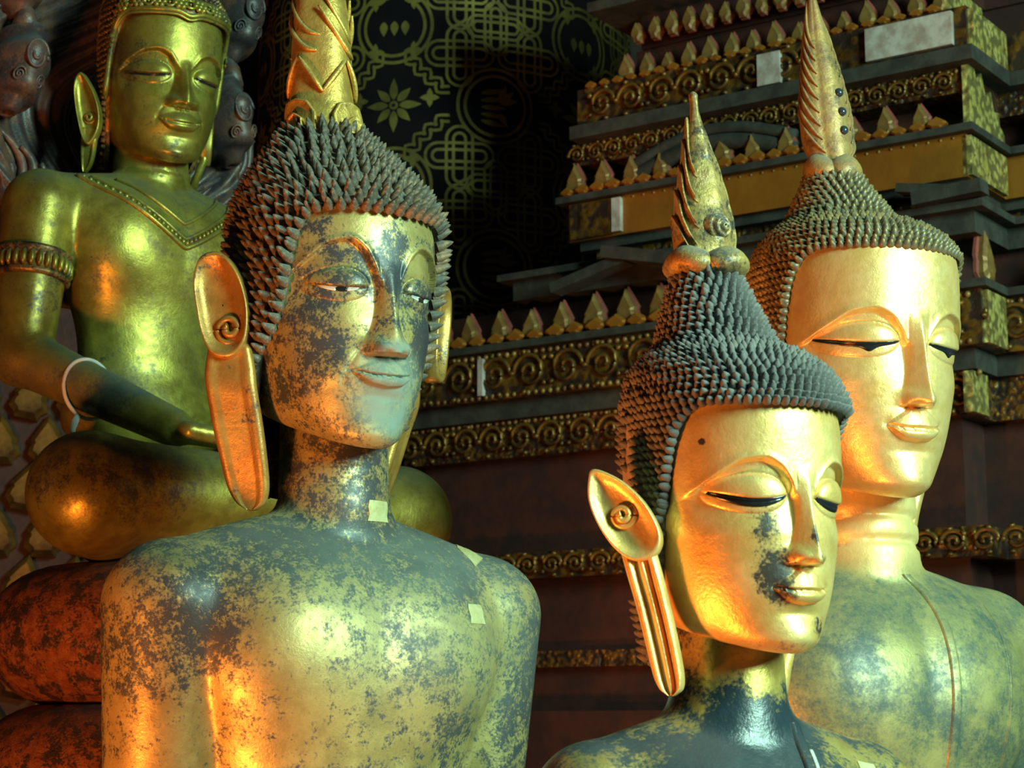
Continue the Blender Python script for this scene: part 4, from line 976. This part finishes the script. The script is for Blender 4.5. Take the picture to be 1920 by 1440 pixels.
# hood: a broad shield with flowing ridges
def hood():
    nu, nv = 150, 130; u = np.linspace(-1, 1, nu); v = np.linspace(0, 1, nv); U, Vv = np.meshgrid(u, v, indexing='ij')
    zc = -.9 + Vv*3.4; hw = 1.05*np.sin(np.clip(Vv*.92+.12, 0, 1)*PI)**.55*(1+.04*np.sin(Vv*26)) 
    X = U*hw; relief = .022*np.sin((np.abs(X)*1.2 + (zc-.3)**2*.5 - .35*np.sin(zc*3))*34) + .05*np.exp(-((np.abs(U)-.9)/.08)**2)
    Fv = -.72 - .10*(1-U**2) + .22*U**2 + relief
    front = np.stack([X, Fv, zc], -1); back = np.stack([X, Fv*0-.98+.22*U**2, zc], -1)
    g = grid_faces(nu, nv); n = nu*nv; V = np.concatenate([front.reshape(-1, 3), back.reshape(-1, 3)])
    rim = [i*nv for i in range(nu)] + [(nu-1)*nv+j for j in range(1, nv)] + [i*nv+nv-1 for i in range(nu-2, -1, -1)] + [j for j in range(nv-2, 0, -1)]
    F = g.tolist() + (g[:, ::-1]+n).tolist() + [[rim[k], rim[(k+1) % len(rim)], rim[(k+1) % len(rim)]+n, rim[k]+n] for k in range(len(rim))]
    return V, F
v, f = hood(); hd = make('hood', frN(v), f, M['naga'], eN, recalc=True)
def naga_head(cx, cf, cz, s, tilt):
    u, w_ = np.meshgrid(np.linspace(.0, PI, 40), np.linspace(0, 2*PI, 48, endpoint=False), indexing='ij')
    r = 1 + .07*np.sin(u*9 + 2*np.sin(w_)) + .18*np.exp(-((w_-PI/2)/.5)**2)*np.sin(u)**2
    x, ff, z = .42*np.sin(u)*np.cos(w_)*r, .55*np.sin(u)*np.sin(w_)*r, .72*np.cos(u)*r
    c, n_ = math.cos(tilt), math.sin(tilt)
    V = np.stack([cx + s*(x*c+z*n_), cf + s*ff, cz + s*(z*c-x*n_)], -1)
    o = make('naga_head', frN(V.reshape(-1, 3)), grid_faces(40, 48, True), M['naga'], eN, recalc=True)
    for k, (ex, ez) in enumerate(((.0, .18), (.16, .05), (-.17, .05))):
        a = np.linspace(0, 4.5*PI, 80); rr = (.24 if k == 0 else .10)*(1-a/(4.6*PI)); px = ex+rr*np.cos(a)*.8; pz = ez + rr*np.sin(a)*1.15 - (.12 if k == 0 else .35)
        pf = .60*np.sqrt(np.clip(1-(px/.47)**2-(pz/.78)**2, .05, 1)) + .035
        P = np.stack([cx + s*(px*c+pz*n_), cf + s*pf, cz + s*(pz*c-px*n_)], -1)
        v, f = tube(P, .026*s*(1 if k == 0 else .6), 7); make('scroll', frN(v), f, M['naga'], o, recalc=True)
    # open crest tongue
    P = np.array([[cx, cf+.2*s, cz+.55*s], [cx+.03, cf+.1*s, cz+.85*s], [cx-.02, cf, cz+1.15*s]])
    v, f = tube(P, np.array([.2, .14, .02])*s, 10); make('crest', frN(v), f, M['naga'], o, recalc=True)
for (x, ff, z, s, t) in ((.86, -.45, .62, .48, -.2), (-.88, -.45, .62, .48, .2), (.95, -.5, 1.45, .5, .15), (-.92, -.5, 1.35, .5, -.15), (.45, -.55, 2.1, .55, .1), (-.45, -.55, 2.1, .55, -.1), (0, -.5, 2.6, .65, 0)):
    naga_head(x, ff, z, s, t)
# flowing neck folds beside the shoulders
for sg in (-1, 1):
    for k in range(7):
        q = np.linspace(0, 1, 12); P = np.stack([sg*(.42+.14*k*.8 + .25*q + .06*np.sin(q*5+k)), -.62+.10*q-.02*k + 0*q, -.55+.1*k+.85*q - .3*q**2], -1)
        v, f = tube(P, .04*np.sin(PI*np.clip(q, .06, .94))**.5, 7); make('neck_fold', frN(v), f, M['naga'], eN, recalc=True)
pedestal('naga_pedestal', 'red lacquer pedestal beneath the naga coils', (chinD.x, chinD.y), math.radians(43), .95, .85, max(.08, pedz-.012))

# ------------------------------------------------------------------ stencilled column
cX = place(835, 250, 6.4); COL = (cX.x, cX.y); CR = .62
eK = empty('stencilled_column', (COL[0], COL[1], 0)); tag(eK, 'black lacquered round column stencilled with gold knots, rings and flowers', 'column')
a = np.linspace(0, 2*PI, 96, endpoint=False); zz = np.array([0, .3, .32, 5.0]); rr = np.array([CR*1.1, CR*1.1, CR, CR])
V = np.concatenate([np.stack([r_*np.cos(a), r_*np.sin(a), np.full(96, z_)], -1) for r_, z_ in zip(rr, zz)])
make('shaft', V, grid_faces(4, 96, True).tolist() + [list(range(96)), [3*96+k for k in range(96)]], M['lacquer'], eK, recalc=True)
def on_col(s, z, lift): # s: arc position from the side facing the camera
    a = -PI/2 + s/CR; return np.stack([(CR+lift)*np.cos(a), (CR+lift)*np.sin(a), z + 0*a], -1)
def ribbon(path, hw, lift=.002, closed=False):
    p = np.asarray(path, float)
    if closed: t = np.roll(p, -1, 0)-np.roll(p, 1, 0)
    else: t = np.gradient(p, axis=0)
    t /= np.linalg.norm(t, axis=1)[:, None]+1e-9; n = np.stack([-t[:, 1], t[:, 0]], -1)
    L, R = p+n*hw, p-n*hw; m = len(p)
    V = np.concatenate([on_col(L[:, 0], L[:, 1], lift), on_col(R[:, 0], R[:, 1], lift)])
    F = [[i, (i+1) % m, m+(i+1) % m, m+i] for i in range(m if closed else m-1)]; return V, F
def poly(pts, n=14):
    out = []
    for (x0, y0), (x1, y1) in zip(pts[:-1], pts[1:]):
        for k in range(n): out.append((x0+(x1-x0)*k/n, y0+(y1-y0)*k/n))
    out.append(pts[-1]); return np.array(out)
def double(path, gap=.009, hw=.0042, closed=False):
    p = np.asarray(path, float); t = (np.roll(p, -1, 0)-np.roll(p, 1, 0)) if closed else np.gradient(p, axis=0)
    t /= np.linalg.norm(t, axis=1)[:, None]+1e-9; n = np.stack([-t[:, 1], t[:, 0]], -1)
    return [ribbon(p+n*gap, hw, .002, closed), ribbon(p-n*gap, hw, .002, closed)]
def arc(cx, cy, r, a0, a1, n=16):
    a = np.linspace(a0, a1, n); return np.stack([cx+r*np.cos(a), cy+r*np.sin(a)], -1)
def leafshape(cx, cy, ang, l, w_, lift=.003):
    k = np.linspace(0, 1, 12); hw = w_*np.sin(PI*k**.8)*(1-.2*k); c, s = math.cos(ang), math.sin(ang)
    P = np.concatenate([np.stack([k*l, hw], -1), np.stack([k[::-1]*l, -hw[::-1]], -1)]); Q = np.stack([cx+P[:, 0]*c-P[:, 1]*s, cy+P[:, 0]*s+P[:, 1]*c], -1)
    n = 12; return on_col(Q[:, 0], Q[:, 1], lift), [[i, i+1, 2*n-2-i, 2*n-1-i] for i in range(n-1)]
def stencil(name, parts):
    v, f = merge(parts); o = make(name, v, f, M['stencil'], eK, smooth=False); return o
def flower(cx, cy, R):
    ps = []
    for k in range(8):
        a = k*PI/4 + .0; ps.append(leafshape(cx+.2*R*math.cos(a), cy+.2*R*math.sin(a), a, R*(.85 if k % 2 == 0 else .7), R*.17))
    ps.append(ribbon(arc(cx, cy, R*.12, 0, 2*PI, 17)[:-1], R*.05, .003, True)); stencil('stencil_flower', ps)
def knot(cx, cy, s):
    ps = []
    for sg in (-1, 1):
        ps += double(np.concatenate([poly([(cx+sg*.25*s, cy-.55*s), (cx+sg*.25*s, cy+.45*s)]), arc(cx, cy+.45*s, .25*s, 0 if sg > 0 else PI, PI/2)]), .011*s/.12, .0045)
        ps += double(np.concatenate([poly([(cx-.55*s, cy+sg*.25*s), (cx+.55*s, cy+sg*.25*s)]), arc(cx+.55*s, cy, .25*s, sg*PI/2, 0)]), .011*s/.12, .0045)
        ps += double(arc(cx-.55*s, cy, .25*s, PI-sg*PI/2, PI), .011*s/.12, .0045)
        ps += double(arc(cx+sg*.0, cy-.55*s, .25*s, -PI/2+sg*PI/2, -PI/2), .011*s/.12, .0045)
    stencil('stencil_knot', ps)
def fret(cx, cy, s, sx, sy):
    pts = [(0, 1.0), (0, .72), (.22, .72), (.22, .45), (.47, .45), (.47, .22), (.74, .22), (.74, 0), (1.0, 0)]
    stencil('stencil_fret', double(poly([(cx+sx*s*x, cy+sy*s*y) for x, y in pts], 5), .010, .0045))
def ring_m(cx, cy, R, bird):
    ps = double(arc(cx, cy, R, 0, 2*PI, 49)[:-1], .011, .005, True)
    if bird:
        for k in range(5): ps.append(leafshape(cx-.45*R, cy-.45*R+.2*R*k, .1*k-.2, R*.8, R*.09))
        for k in range(3): ps.append(leafshape(cx+.1*R, cy+.1*R, 1.2-.5*k, R*.6, R*.11))
        ps.append(leafshape(cx+.1*R, cy-.2*R, -1.0, R*.5, R*.10))
    else:
        for k in range(3): ps.append(leafshape(cx+(k-1)*.32*R, cy+.15*R, -PI/2, R*.45, R*.13))
    stencil('stencil_ring', ps)
zc0 = height_at(195, COL[1]-CR)
s0 = -.135
PW, PH_ = .62, .50     # repeat of the stencil
for i in range(-2, 3):
    for j in range(-2, 3):
        cx, cy = s0 + i*PW, zc0 + j*PH_
        if abs(cx) > 1.15: continue
        flower(cx, cy, .082)
        for sx in (-1, 1):
            for sy in (-1, 1): fret(cx+sx*.045, cy+sy*.045, .125, sx, sy)
        knot(cx+.20, cy+.16, .115); knot(cx-.20, cy+.16, .115); knot(cx+.20, cy-.16, .115); knot(cx-.20, cy-.16, .115)
        ring_m(cx+PW/2, cy, .105, True); ring_m(cx, cy+PH_/2, .105, False)
        knot(cx+PW/2, cy+PH_/2, .10)
        stencil('stencil_star', [leafshape(cx+dx, cy+dz, a_, .03, .010) for dx, dz in ((.11, .02), (-.11, .02), (.06, .17), (-.06, .17), (.06, -.17), (-.06, -.17)) for a_ in (0, PI/2, PI, -PI/2)])

# ------------------------------------------------------------------ tiered throne on the right
P0 = place(1830, 700, 4.2); Y0 = P0.y; ANG = math.atan2(.57, -.82)
LH = np.array([-.82, .572]); LH /= np.linalg.norm(LH); VH = np.array([LH[1], -LH[0]]); VH = VH if VH[1] > 0 else -VH
eT = empty('tiered_throne', (P0.x, P0.y, 0)); tag(eT, 'tall tiered gold and red throne with rows of flame-shaped antefixes behind the statues', 'throne')
def plan(off, ulen, step):
    """redented plan, offset outward; local u runs along the long left face, v to the back"""
    pts = [(ulen+off, .36), (ulen+off, -off), (-off, -off), (-off, step-off), (-1.3, step-off), (-1.3, .36)]
    return [LH*u + VH*v_ for u, v_ in pts]
def tier(name, y0, y1, off, ulen, mat, step=.235):
    z1, z0 = height_at(y0, Y0), height_at(y1, Y0); p = plan(off, ulen, step); n = len(p)
    V = [[q[0], q[1], z0] for q in p] + [[q[0], q[1], z1] for q in p]
    F = [[i, (i+1) % n, n+(i+1) % n, n+i] for i in range(n)]
    F += [[0, 1, 2, 3], [0, 3, 4, 5], [n, n+3, n+2, n+1], [n, n+5, n+4, n+3]]
    return make(name, V, F, mat, eT, smooth=False, recalc=True)
U1, U2 = 1.06, 1.62
tiers = [('crest_band', -330, -150, .02, .90, 'red_dark', .235), ('ledge', -150, -130, .05, .92, 'grey_ledge', .235), ('recess', -130, -60, -.05, .92, 'red_dark', .235), ('recess', -60, 18, -.06, .95, 'red_dark', .235),
         ('relief_band', 18, 95, .02, 1.0, 'mosaic', .235), ('dark_moulding', 95, 122, .035, 1.0, 'grey_ledge', .235), ('relief_band', 122, 168, -.01, U1, 'mosaic_fine', .235),
         ('recess', 168, 236, -.09, U1, 'red_dark', .235), ('ledge', 236, 250, .025, U1, 'grey_ledge', .235), ('painted_band', 250, 330, .0, U1, 'orange', .235), ('dark_moulding', 330, 348, -.02, U1, 'grey_ledge', .235),
         ('relief_band', 348, 386, -.05, U1, 'mosaic_fine', .235), ('ledge', 386, 400, .05, 1.2, 'grey_ledge', .2), ('dark_moulding', 400, 440, .02, 1.2, 'grey_ledge', .2), ('recess', 440, 532, -.08, U2, 'red_dark', .13),
         ('ledge', 532, 547, .05, U2, 'grey_ledge', .13), ('relief_band', 547, 650, .03, U2, 'mosaic', .13), ('dark_moulding', 650, 690, .0, U2, 'grey_ledge', .13), ('relief_band', 690, 772, -.02, U2, 'mosaic_fine', .13),
         ('recess', 772, 985, -.06, U2, 'red_dark', .13), ('relief_band', 985, 1042, .01, U2, 'mosaic', .13), ('recess', 1042, 1200, -.05, U2, 'red_dark', .13), ('relief_band', 1200, 1235, 0, U2, 'mosaic_fine', .13), ('recess', 1235, 1330, -.03, U2, 'red_dark', .13)]
for t_ in tiers: tier(t_[0], t_[1], t_[2], t_[3], t_[4], M[t_[5]], t_[6])
zb = height_at(1330, Y0)
p = plan(.06, U2, .13); n = len(p); V = [[q[0], q[1], 0] for q in p] + [[q[0], q[1], zb] for q in p]
make('base_block', V, [[i, (i+1) % n, n+(i+1) % n, n+i] for i in range(n)] + [[0, 1, 2, 3], [0, 3, 4, 5], [n, n+3, n+2, n+1], [n, n+5, n+4, n+3]], M['red_dark'], eT, smooth=False, recalc=True)
# antefixes: flame-shaped leaves standing in rows
def antefix_mesh(w_, h, th, jag=True):
    half = [(0.30, 0), (.34, .10), (.50, .20), (.46, .34), (.40, .42), (.44, .50), (.30, .66), (.16, .82), (0, 1.0)] if jag else [(.22, 0), (.28, .12), (.5, .32), (.46, .5), (.25, .75), (0, 1.0)]
    o = [(x, z) for x, z in half] + [(-x, z) for x, z in half[-2::-1]]
    o = np.array(o)*[w_, h]; n = len(o); cen = o.mean(0); inn = cen + (o-cen)*.7
    V = [[x, -th/2, z] for x, z in o] + [[x, -th, z] for x, z in inn] + [[x, th/2, z] for x, z in o]
    F = [[i, (i+1) % n, n+(i+1) % n, n+i] for i in range(n)] + [[n+i for i in range(n)]] + [[2*n+i for i in range(n)][::-1]] + [[i, 2*n+i, 2*n+(i+1) % n, (i+1) % n] for i in range(n)]
    return V, F
def place_row(y_ledge, hpx, spacing, u0, u1, offv, mat, wpx=None, jag=True, face='left', step=.235, border=True):
    z = height_at(y_ledge, Y0); h = hpx*4.2/FPX; w_ = (wpx or hpx*.62)*4.2/FPX
    V, F = antefix_mesh(w_, h, .014, jag); me = None; bd = None
    u = u0
    while u < u1:
        nrm = -VH if face != 'right' else -LH
        if face == 'left': q = LH*u - VH*offv
        elif face == 'step': q = LH*u + VH*(step-offv)
        else: q = VH*u - LH*offv
        rz = math.atan2(nrm[1], nrm[0]) + PI/2
        if me is None: o = make('antefix', V, F, mat, eT, smooth=False, recalc=True); me = o.data
        else: o = share('antefix', me, eT)
        o.location = (q[0], q[1], z); o.rotation_euler = (random.uniform(-.06, .06), random.uniform(-.05, .05), rz + random.uniform(-.1, .1)); s = random.uniform(.85, 1.1); o.scale = (s, 1, s)
        if border:
            b = make('antefix_border', np.array(V)*[1.22, .55, 1.10], F, M['red_paint'], eT, smooth=False, recalc=True) if bd is None else share('antefix_border', bd, eT)
            bd = b.data; nn = np.array([nrm[0], nrm[1]])*-.010; b.location = (q[0]+nn[0], q[1]+nn[1], z-.001); b.rotation_euler = o.rotation_euler; b.scale = o.scale
        u += spacing
place_row(236, 66, .085, .10, U1, .01, M['antefix']); place_row(236, 110, .3, -.16, -.05, .01, M['antefix'], 70, face='step'); pass
M['bright'] = mosaic('daylit_gilt_relief', (0.66, 0.52, 0.16), (0.50, 0.38, 0.10), (0.12, 0.09, 0.03), 60., seed=3, rough=.4, metal=.5)  # lighter copy of the gilt relief; daylight on right-facing faces painted into its colour
def right_panel(y0, y1, v0, v1, off, name='daylit_corner_relief', th=.012):
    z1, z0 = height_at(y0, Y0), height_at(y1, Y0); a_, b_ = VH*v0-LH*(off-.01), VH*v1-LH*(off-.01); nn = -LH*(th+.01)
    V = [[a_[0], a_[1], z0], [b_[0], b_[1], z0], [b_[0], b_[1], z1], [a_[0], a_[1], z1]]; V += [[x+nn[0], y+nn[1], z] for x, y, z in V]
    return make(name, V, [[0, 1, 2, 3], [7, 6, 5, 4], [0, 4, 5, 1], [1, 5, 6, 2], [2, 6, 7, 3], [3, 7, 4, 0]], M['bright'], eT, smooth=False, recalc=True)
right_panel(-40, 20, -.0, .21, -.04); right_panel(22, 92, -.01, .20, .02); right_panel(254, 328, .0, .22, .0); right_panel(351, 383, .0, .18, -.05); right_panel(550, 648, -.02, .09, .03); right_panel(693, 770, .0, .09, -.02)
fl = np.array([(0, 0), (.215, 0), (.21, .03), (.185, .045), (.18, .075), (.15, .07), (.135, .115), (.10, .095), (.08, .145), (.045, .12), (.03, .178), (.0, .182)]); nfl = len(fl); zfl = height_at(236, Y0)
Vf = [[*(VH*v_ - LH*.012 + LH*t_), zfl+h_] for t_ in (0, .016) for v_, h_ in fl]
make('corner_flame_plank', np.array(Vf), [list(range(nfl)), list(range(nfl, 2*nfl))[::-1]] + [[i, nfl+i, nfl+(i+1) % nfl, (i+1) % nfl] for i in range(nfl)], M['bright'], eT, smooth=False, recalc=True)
place_row(532, 80, .095, .12, U2-.1, .02, M['antefix']); place_row(532, 80, .16, -.50, -.05, .02, M['antefix'], face='step', step=.13)
place_row(532, 120, .065, .035, .10, .022, M['antefix'], 58, face='right')
place_row(18, 60, .06, .05, .95, -.01, M['antefix'], 34, jag=False); place_row(-60, 50, .05, .05, .9, .0, M['antefix'], 30, jag=False)
place_row(-150, 70, .07, .05, .9, -.01, M['antefix'], 40, jag=False)
# low lotus petals in front of the antefixes
place_row(237, 22, .045, .06, U1, .018, M['orange'], 40, jag=False, border=False); place_row(533, 30, .06, .06, U2, .035, M['orange'], 52, jag=False, border=False)
place_row(19, 18, .04, .06, 1.0, .012, M['orange'], 32, jag=False, border=False)
# bead rows and bosses on the relief bands
def bead_row(y, u0, u1, step_, off, r, mat, name='bead_row', face='left', st=.235):
    z = height_at(y, Y0); ms = []; u = u0
    while u < u1:
        q = LH*u - VH*(off) if face == 'left' else (VH*u - LH*off if face == 'right' else LH*u + VH*(st-off))
        A_, B_ = np.meshgrid(np.linspace(0, PI, 5), np.linspace(0, 2*PI, 6, endpoint=False), indexing='ij')
        ms.append((np.stack([q[0]+r*np.sin(A_)*np.cos(B_), q[1]+r*np.sin(A_)*np.sin(B_), z+r*np.cos(A_)], -1).reshape(-1, 3), grid_faces(5, 6, True))); u += step_
    vv, ff = merge(ms); tag(make(name, vv, ff, mat, eT, recalc=True), kind='stuff')
bead_row(556, .0, U2, .022, .03, .008, M['antefix']); bead_row(643, .0, U2, .022, .03, .007, M['antefix']); bead_row(556, .0, .12, .022, .03, .008, M['antefix'], face='right'); bead_row(556, -.6, 0, .022, .03, .008, M['antefix'], face='step', st=.13)
bead_row(695, 0, U2, .02, -.02, .007, M['antefix']); bead_row(128, 0, U1, .02, -.01, .006, M['antefix']); bead_row(255, 0, U1, .03, .0, .004, M['antefix'])
def scrolls(y0, y1, u0, u1, off, pitch, mat, face='left', st=.235, r=.006):
    """each chased scroll on a relief band is a part of its own"""
    z1, z0 = height_at(y0, Y0), height_at(y1, Y0); H = (z1-z0)*.40; me = None; u = u0; k = 0
    a = np.linspace(0, 3.4*PI, 30); rad = H*(1-a/(3.5*PI)*.9); v1 = tube(np.stack([rad*np.cos(a)*min(1.2, pitch/(2.2*H)), 0*a-.002, rad*np.sin(a)], -1), r, 5)
    lv = []
    for q in range(5):
        b = q*2*PI/5; c = np.array([math.cos(b), 0, math.sin(b)])*H; lv.append(tube(np.array([c*.95, c*1.12+[0, -.004, 0], c*1.28]), [r*.8, r*1.5, r*.2], 5))
    V, F = merge([v1]+lv)
    while u < u1:
        nrm = -LH if face == 'right' else -VH
        q = LH*u - VH*off if face == 'left' else (VH*u - LH*off if face == 'right' else LH*u + VH*(st-off))
        o = make('relief_scroll', V, F, mat, eT, recalc=True) if me is None else share('relief_scroll', me, eT)
        me = o.data; o.location = (q[0], q[1], (z0+z1)/2); o.rotation_euler = (0, 0, math.atan2(nrm[1], nrm[0])+PI/2); o.scale = (1 if k % 2 else -1, 1, 1); u += pitch; k += 1
M['gilt_bit'] = plain('gilt_scroll', (0.27, 0.13, 0.024), (0.07, 0.03, 0.010), scale=7, rough=.45, metal=.6, bump=.3)
scrolls(18, 95, .35, 1.0, .022, .085, M['gilt_bit']); scrolls(547, 650, .06, U2, .032, .11, M['gilt_bit']); scrolls(690, 772, .05, U2, -.018, .09, M['gilt_bit']); scrolls(122, 168, .05, U1, -.008, .055, M['gilt_bit'], r=.004)
scrolls(547, 650, -.5, -.03, .032, .11, M['gilt_bit'], 'step', .13); scrolls(547, 650, .03, .08, .032, .11, M['gilt_bit'], 'right'); scrolls(250, 330, .06, .2, .002, .09, M['gilt_bit'], 'right'); scrolls(18, 95, .05, .2, .022, .09, M['gilt_bit'], 'right')
scrolls(985, 1042, -.5, U2, .012, .07, M['gilt_bit'])
# pale mirror-glass panels
def panel(y0, y1, u0, u1, off, mat, name='pale_panel', th=.012):
    z1, z0 = height_at(y0, Y0), height_at(y1, Y0); a_, b_ = LH*u0-VH*(off-.01), LH*u1-VH*(off-.01); nn = -VH*(th+.01)
    V = [[a_[0], a_[1], z0], [b_[0], b_[1], z0], [b_[0], b_[1], z1], [a_[0], a_[1], z1]]; V += [[x+nn[0], y+nn[1], z] for x, y, z in V]
    return make(name, V, [[0, 1, 2, 3], [7, 6, 5, 4], [0, 4, 5, 1], [1, 5, 6, 2], [2, 6, 7, 3], [3, 7, 4, 0]], mat, eT, smooth=False, recalc=True)
panel(26, 88, .01, .22, .022, M['pale_panel']); panel(30, 92, .44, .50, .022, M['pale_panel']); panel(255, 325, .90, .925, .002, M['pale_panel']); panel(560, 640, 1.30, 1.315, .032, M['pale_panel'])
panel(255, 328, .93, 1.05, .001, M['mosaic'], 'relief_plate')
# broken strips of board hanging under the painted band
def board(u, y, L, ang, wv, off):
    z = height_at(y, Y0); q = LH*u - VH*off; c, s = math.cos(ang), math.sin(ang); v, f = box(0, 0, 0, L, .05, wv)
    v[:, 2] += .15*np.sin(v[:, 0]/L*5)*wv
    o = make('broken_board', v, f, M['grey_ledge'], eT, smooth=False); o.location = (q[0], q[1], z); o.rotation_euler = (0, ang, math.atan2(LH[1], LH[0])); return o
board(.95, 420, .22, .25, .025, .07); board(.78, 405, .25, -.2, .03, .08); board(.02, 372, .16, .08, .03, .06); board(.08, 352, .14, -.15, .02, .03)
# dusty arched moulding on the upper tier
q = np.linspace(0, 1, 24); U = .42+.45*q; zz = height_at(222, Y0) + .055*np.sin(PI*q)
ms = []
for dz, r_ in ((0, .022), (.035, .016)):
    P = np.stack([LH[0]*U - VH[0]*.0, LH[1]*U - VH[1]*.0, zz+dz], -1); ms.append(tube(P, r_, 8))
vv, ff = merge(ms); make('arched_moulding', vv, ff, M['grey_ledge'], eT, recalc=True)

# gilded lattice panel on the far left behind the naga
LP = place(-40, 820, 5.0); eL = empty('carved_panel', (LP.x, LP.y, 0), .12); tag(eL, 'gilded red carved panel standing behind the naga at the far left', 'carved panel')
v, f = box(0, .03, 1.2, 1.0, .05, 2.4); make('backboard', v, f, M['red_dark'], eL, smooth=False)
me = None
for i in range(-3, 4):
    for j in range(4, 15):
        z = .12*j+.1; o = None
        if me is None:
            V, F = antefix_mesh(.10, .13, .03); o = make('carved_leaf', V, F, M['gilt_bit'], eL, smooth=False, recalc=True); me = o.data
        else: o = share('carved_leaf', me, eL)
        o.location = (i*.12 + (.06 if j % 2 else 0), -.012, z); o.rotation_euler = (0, 0 if j % 2 else .2, 0)
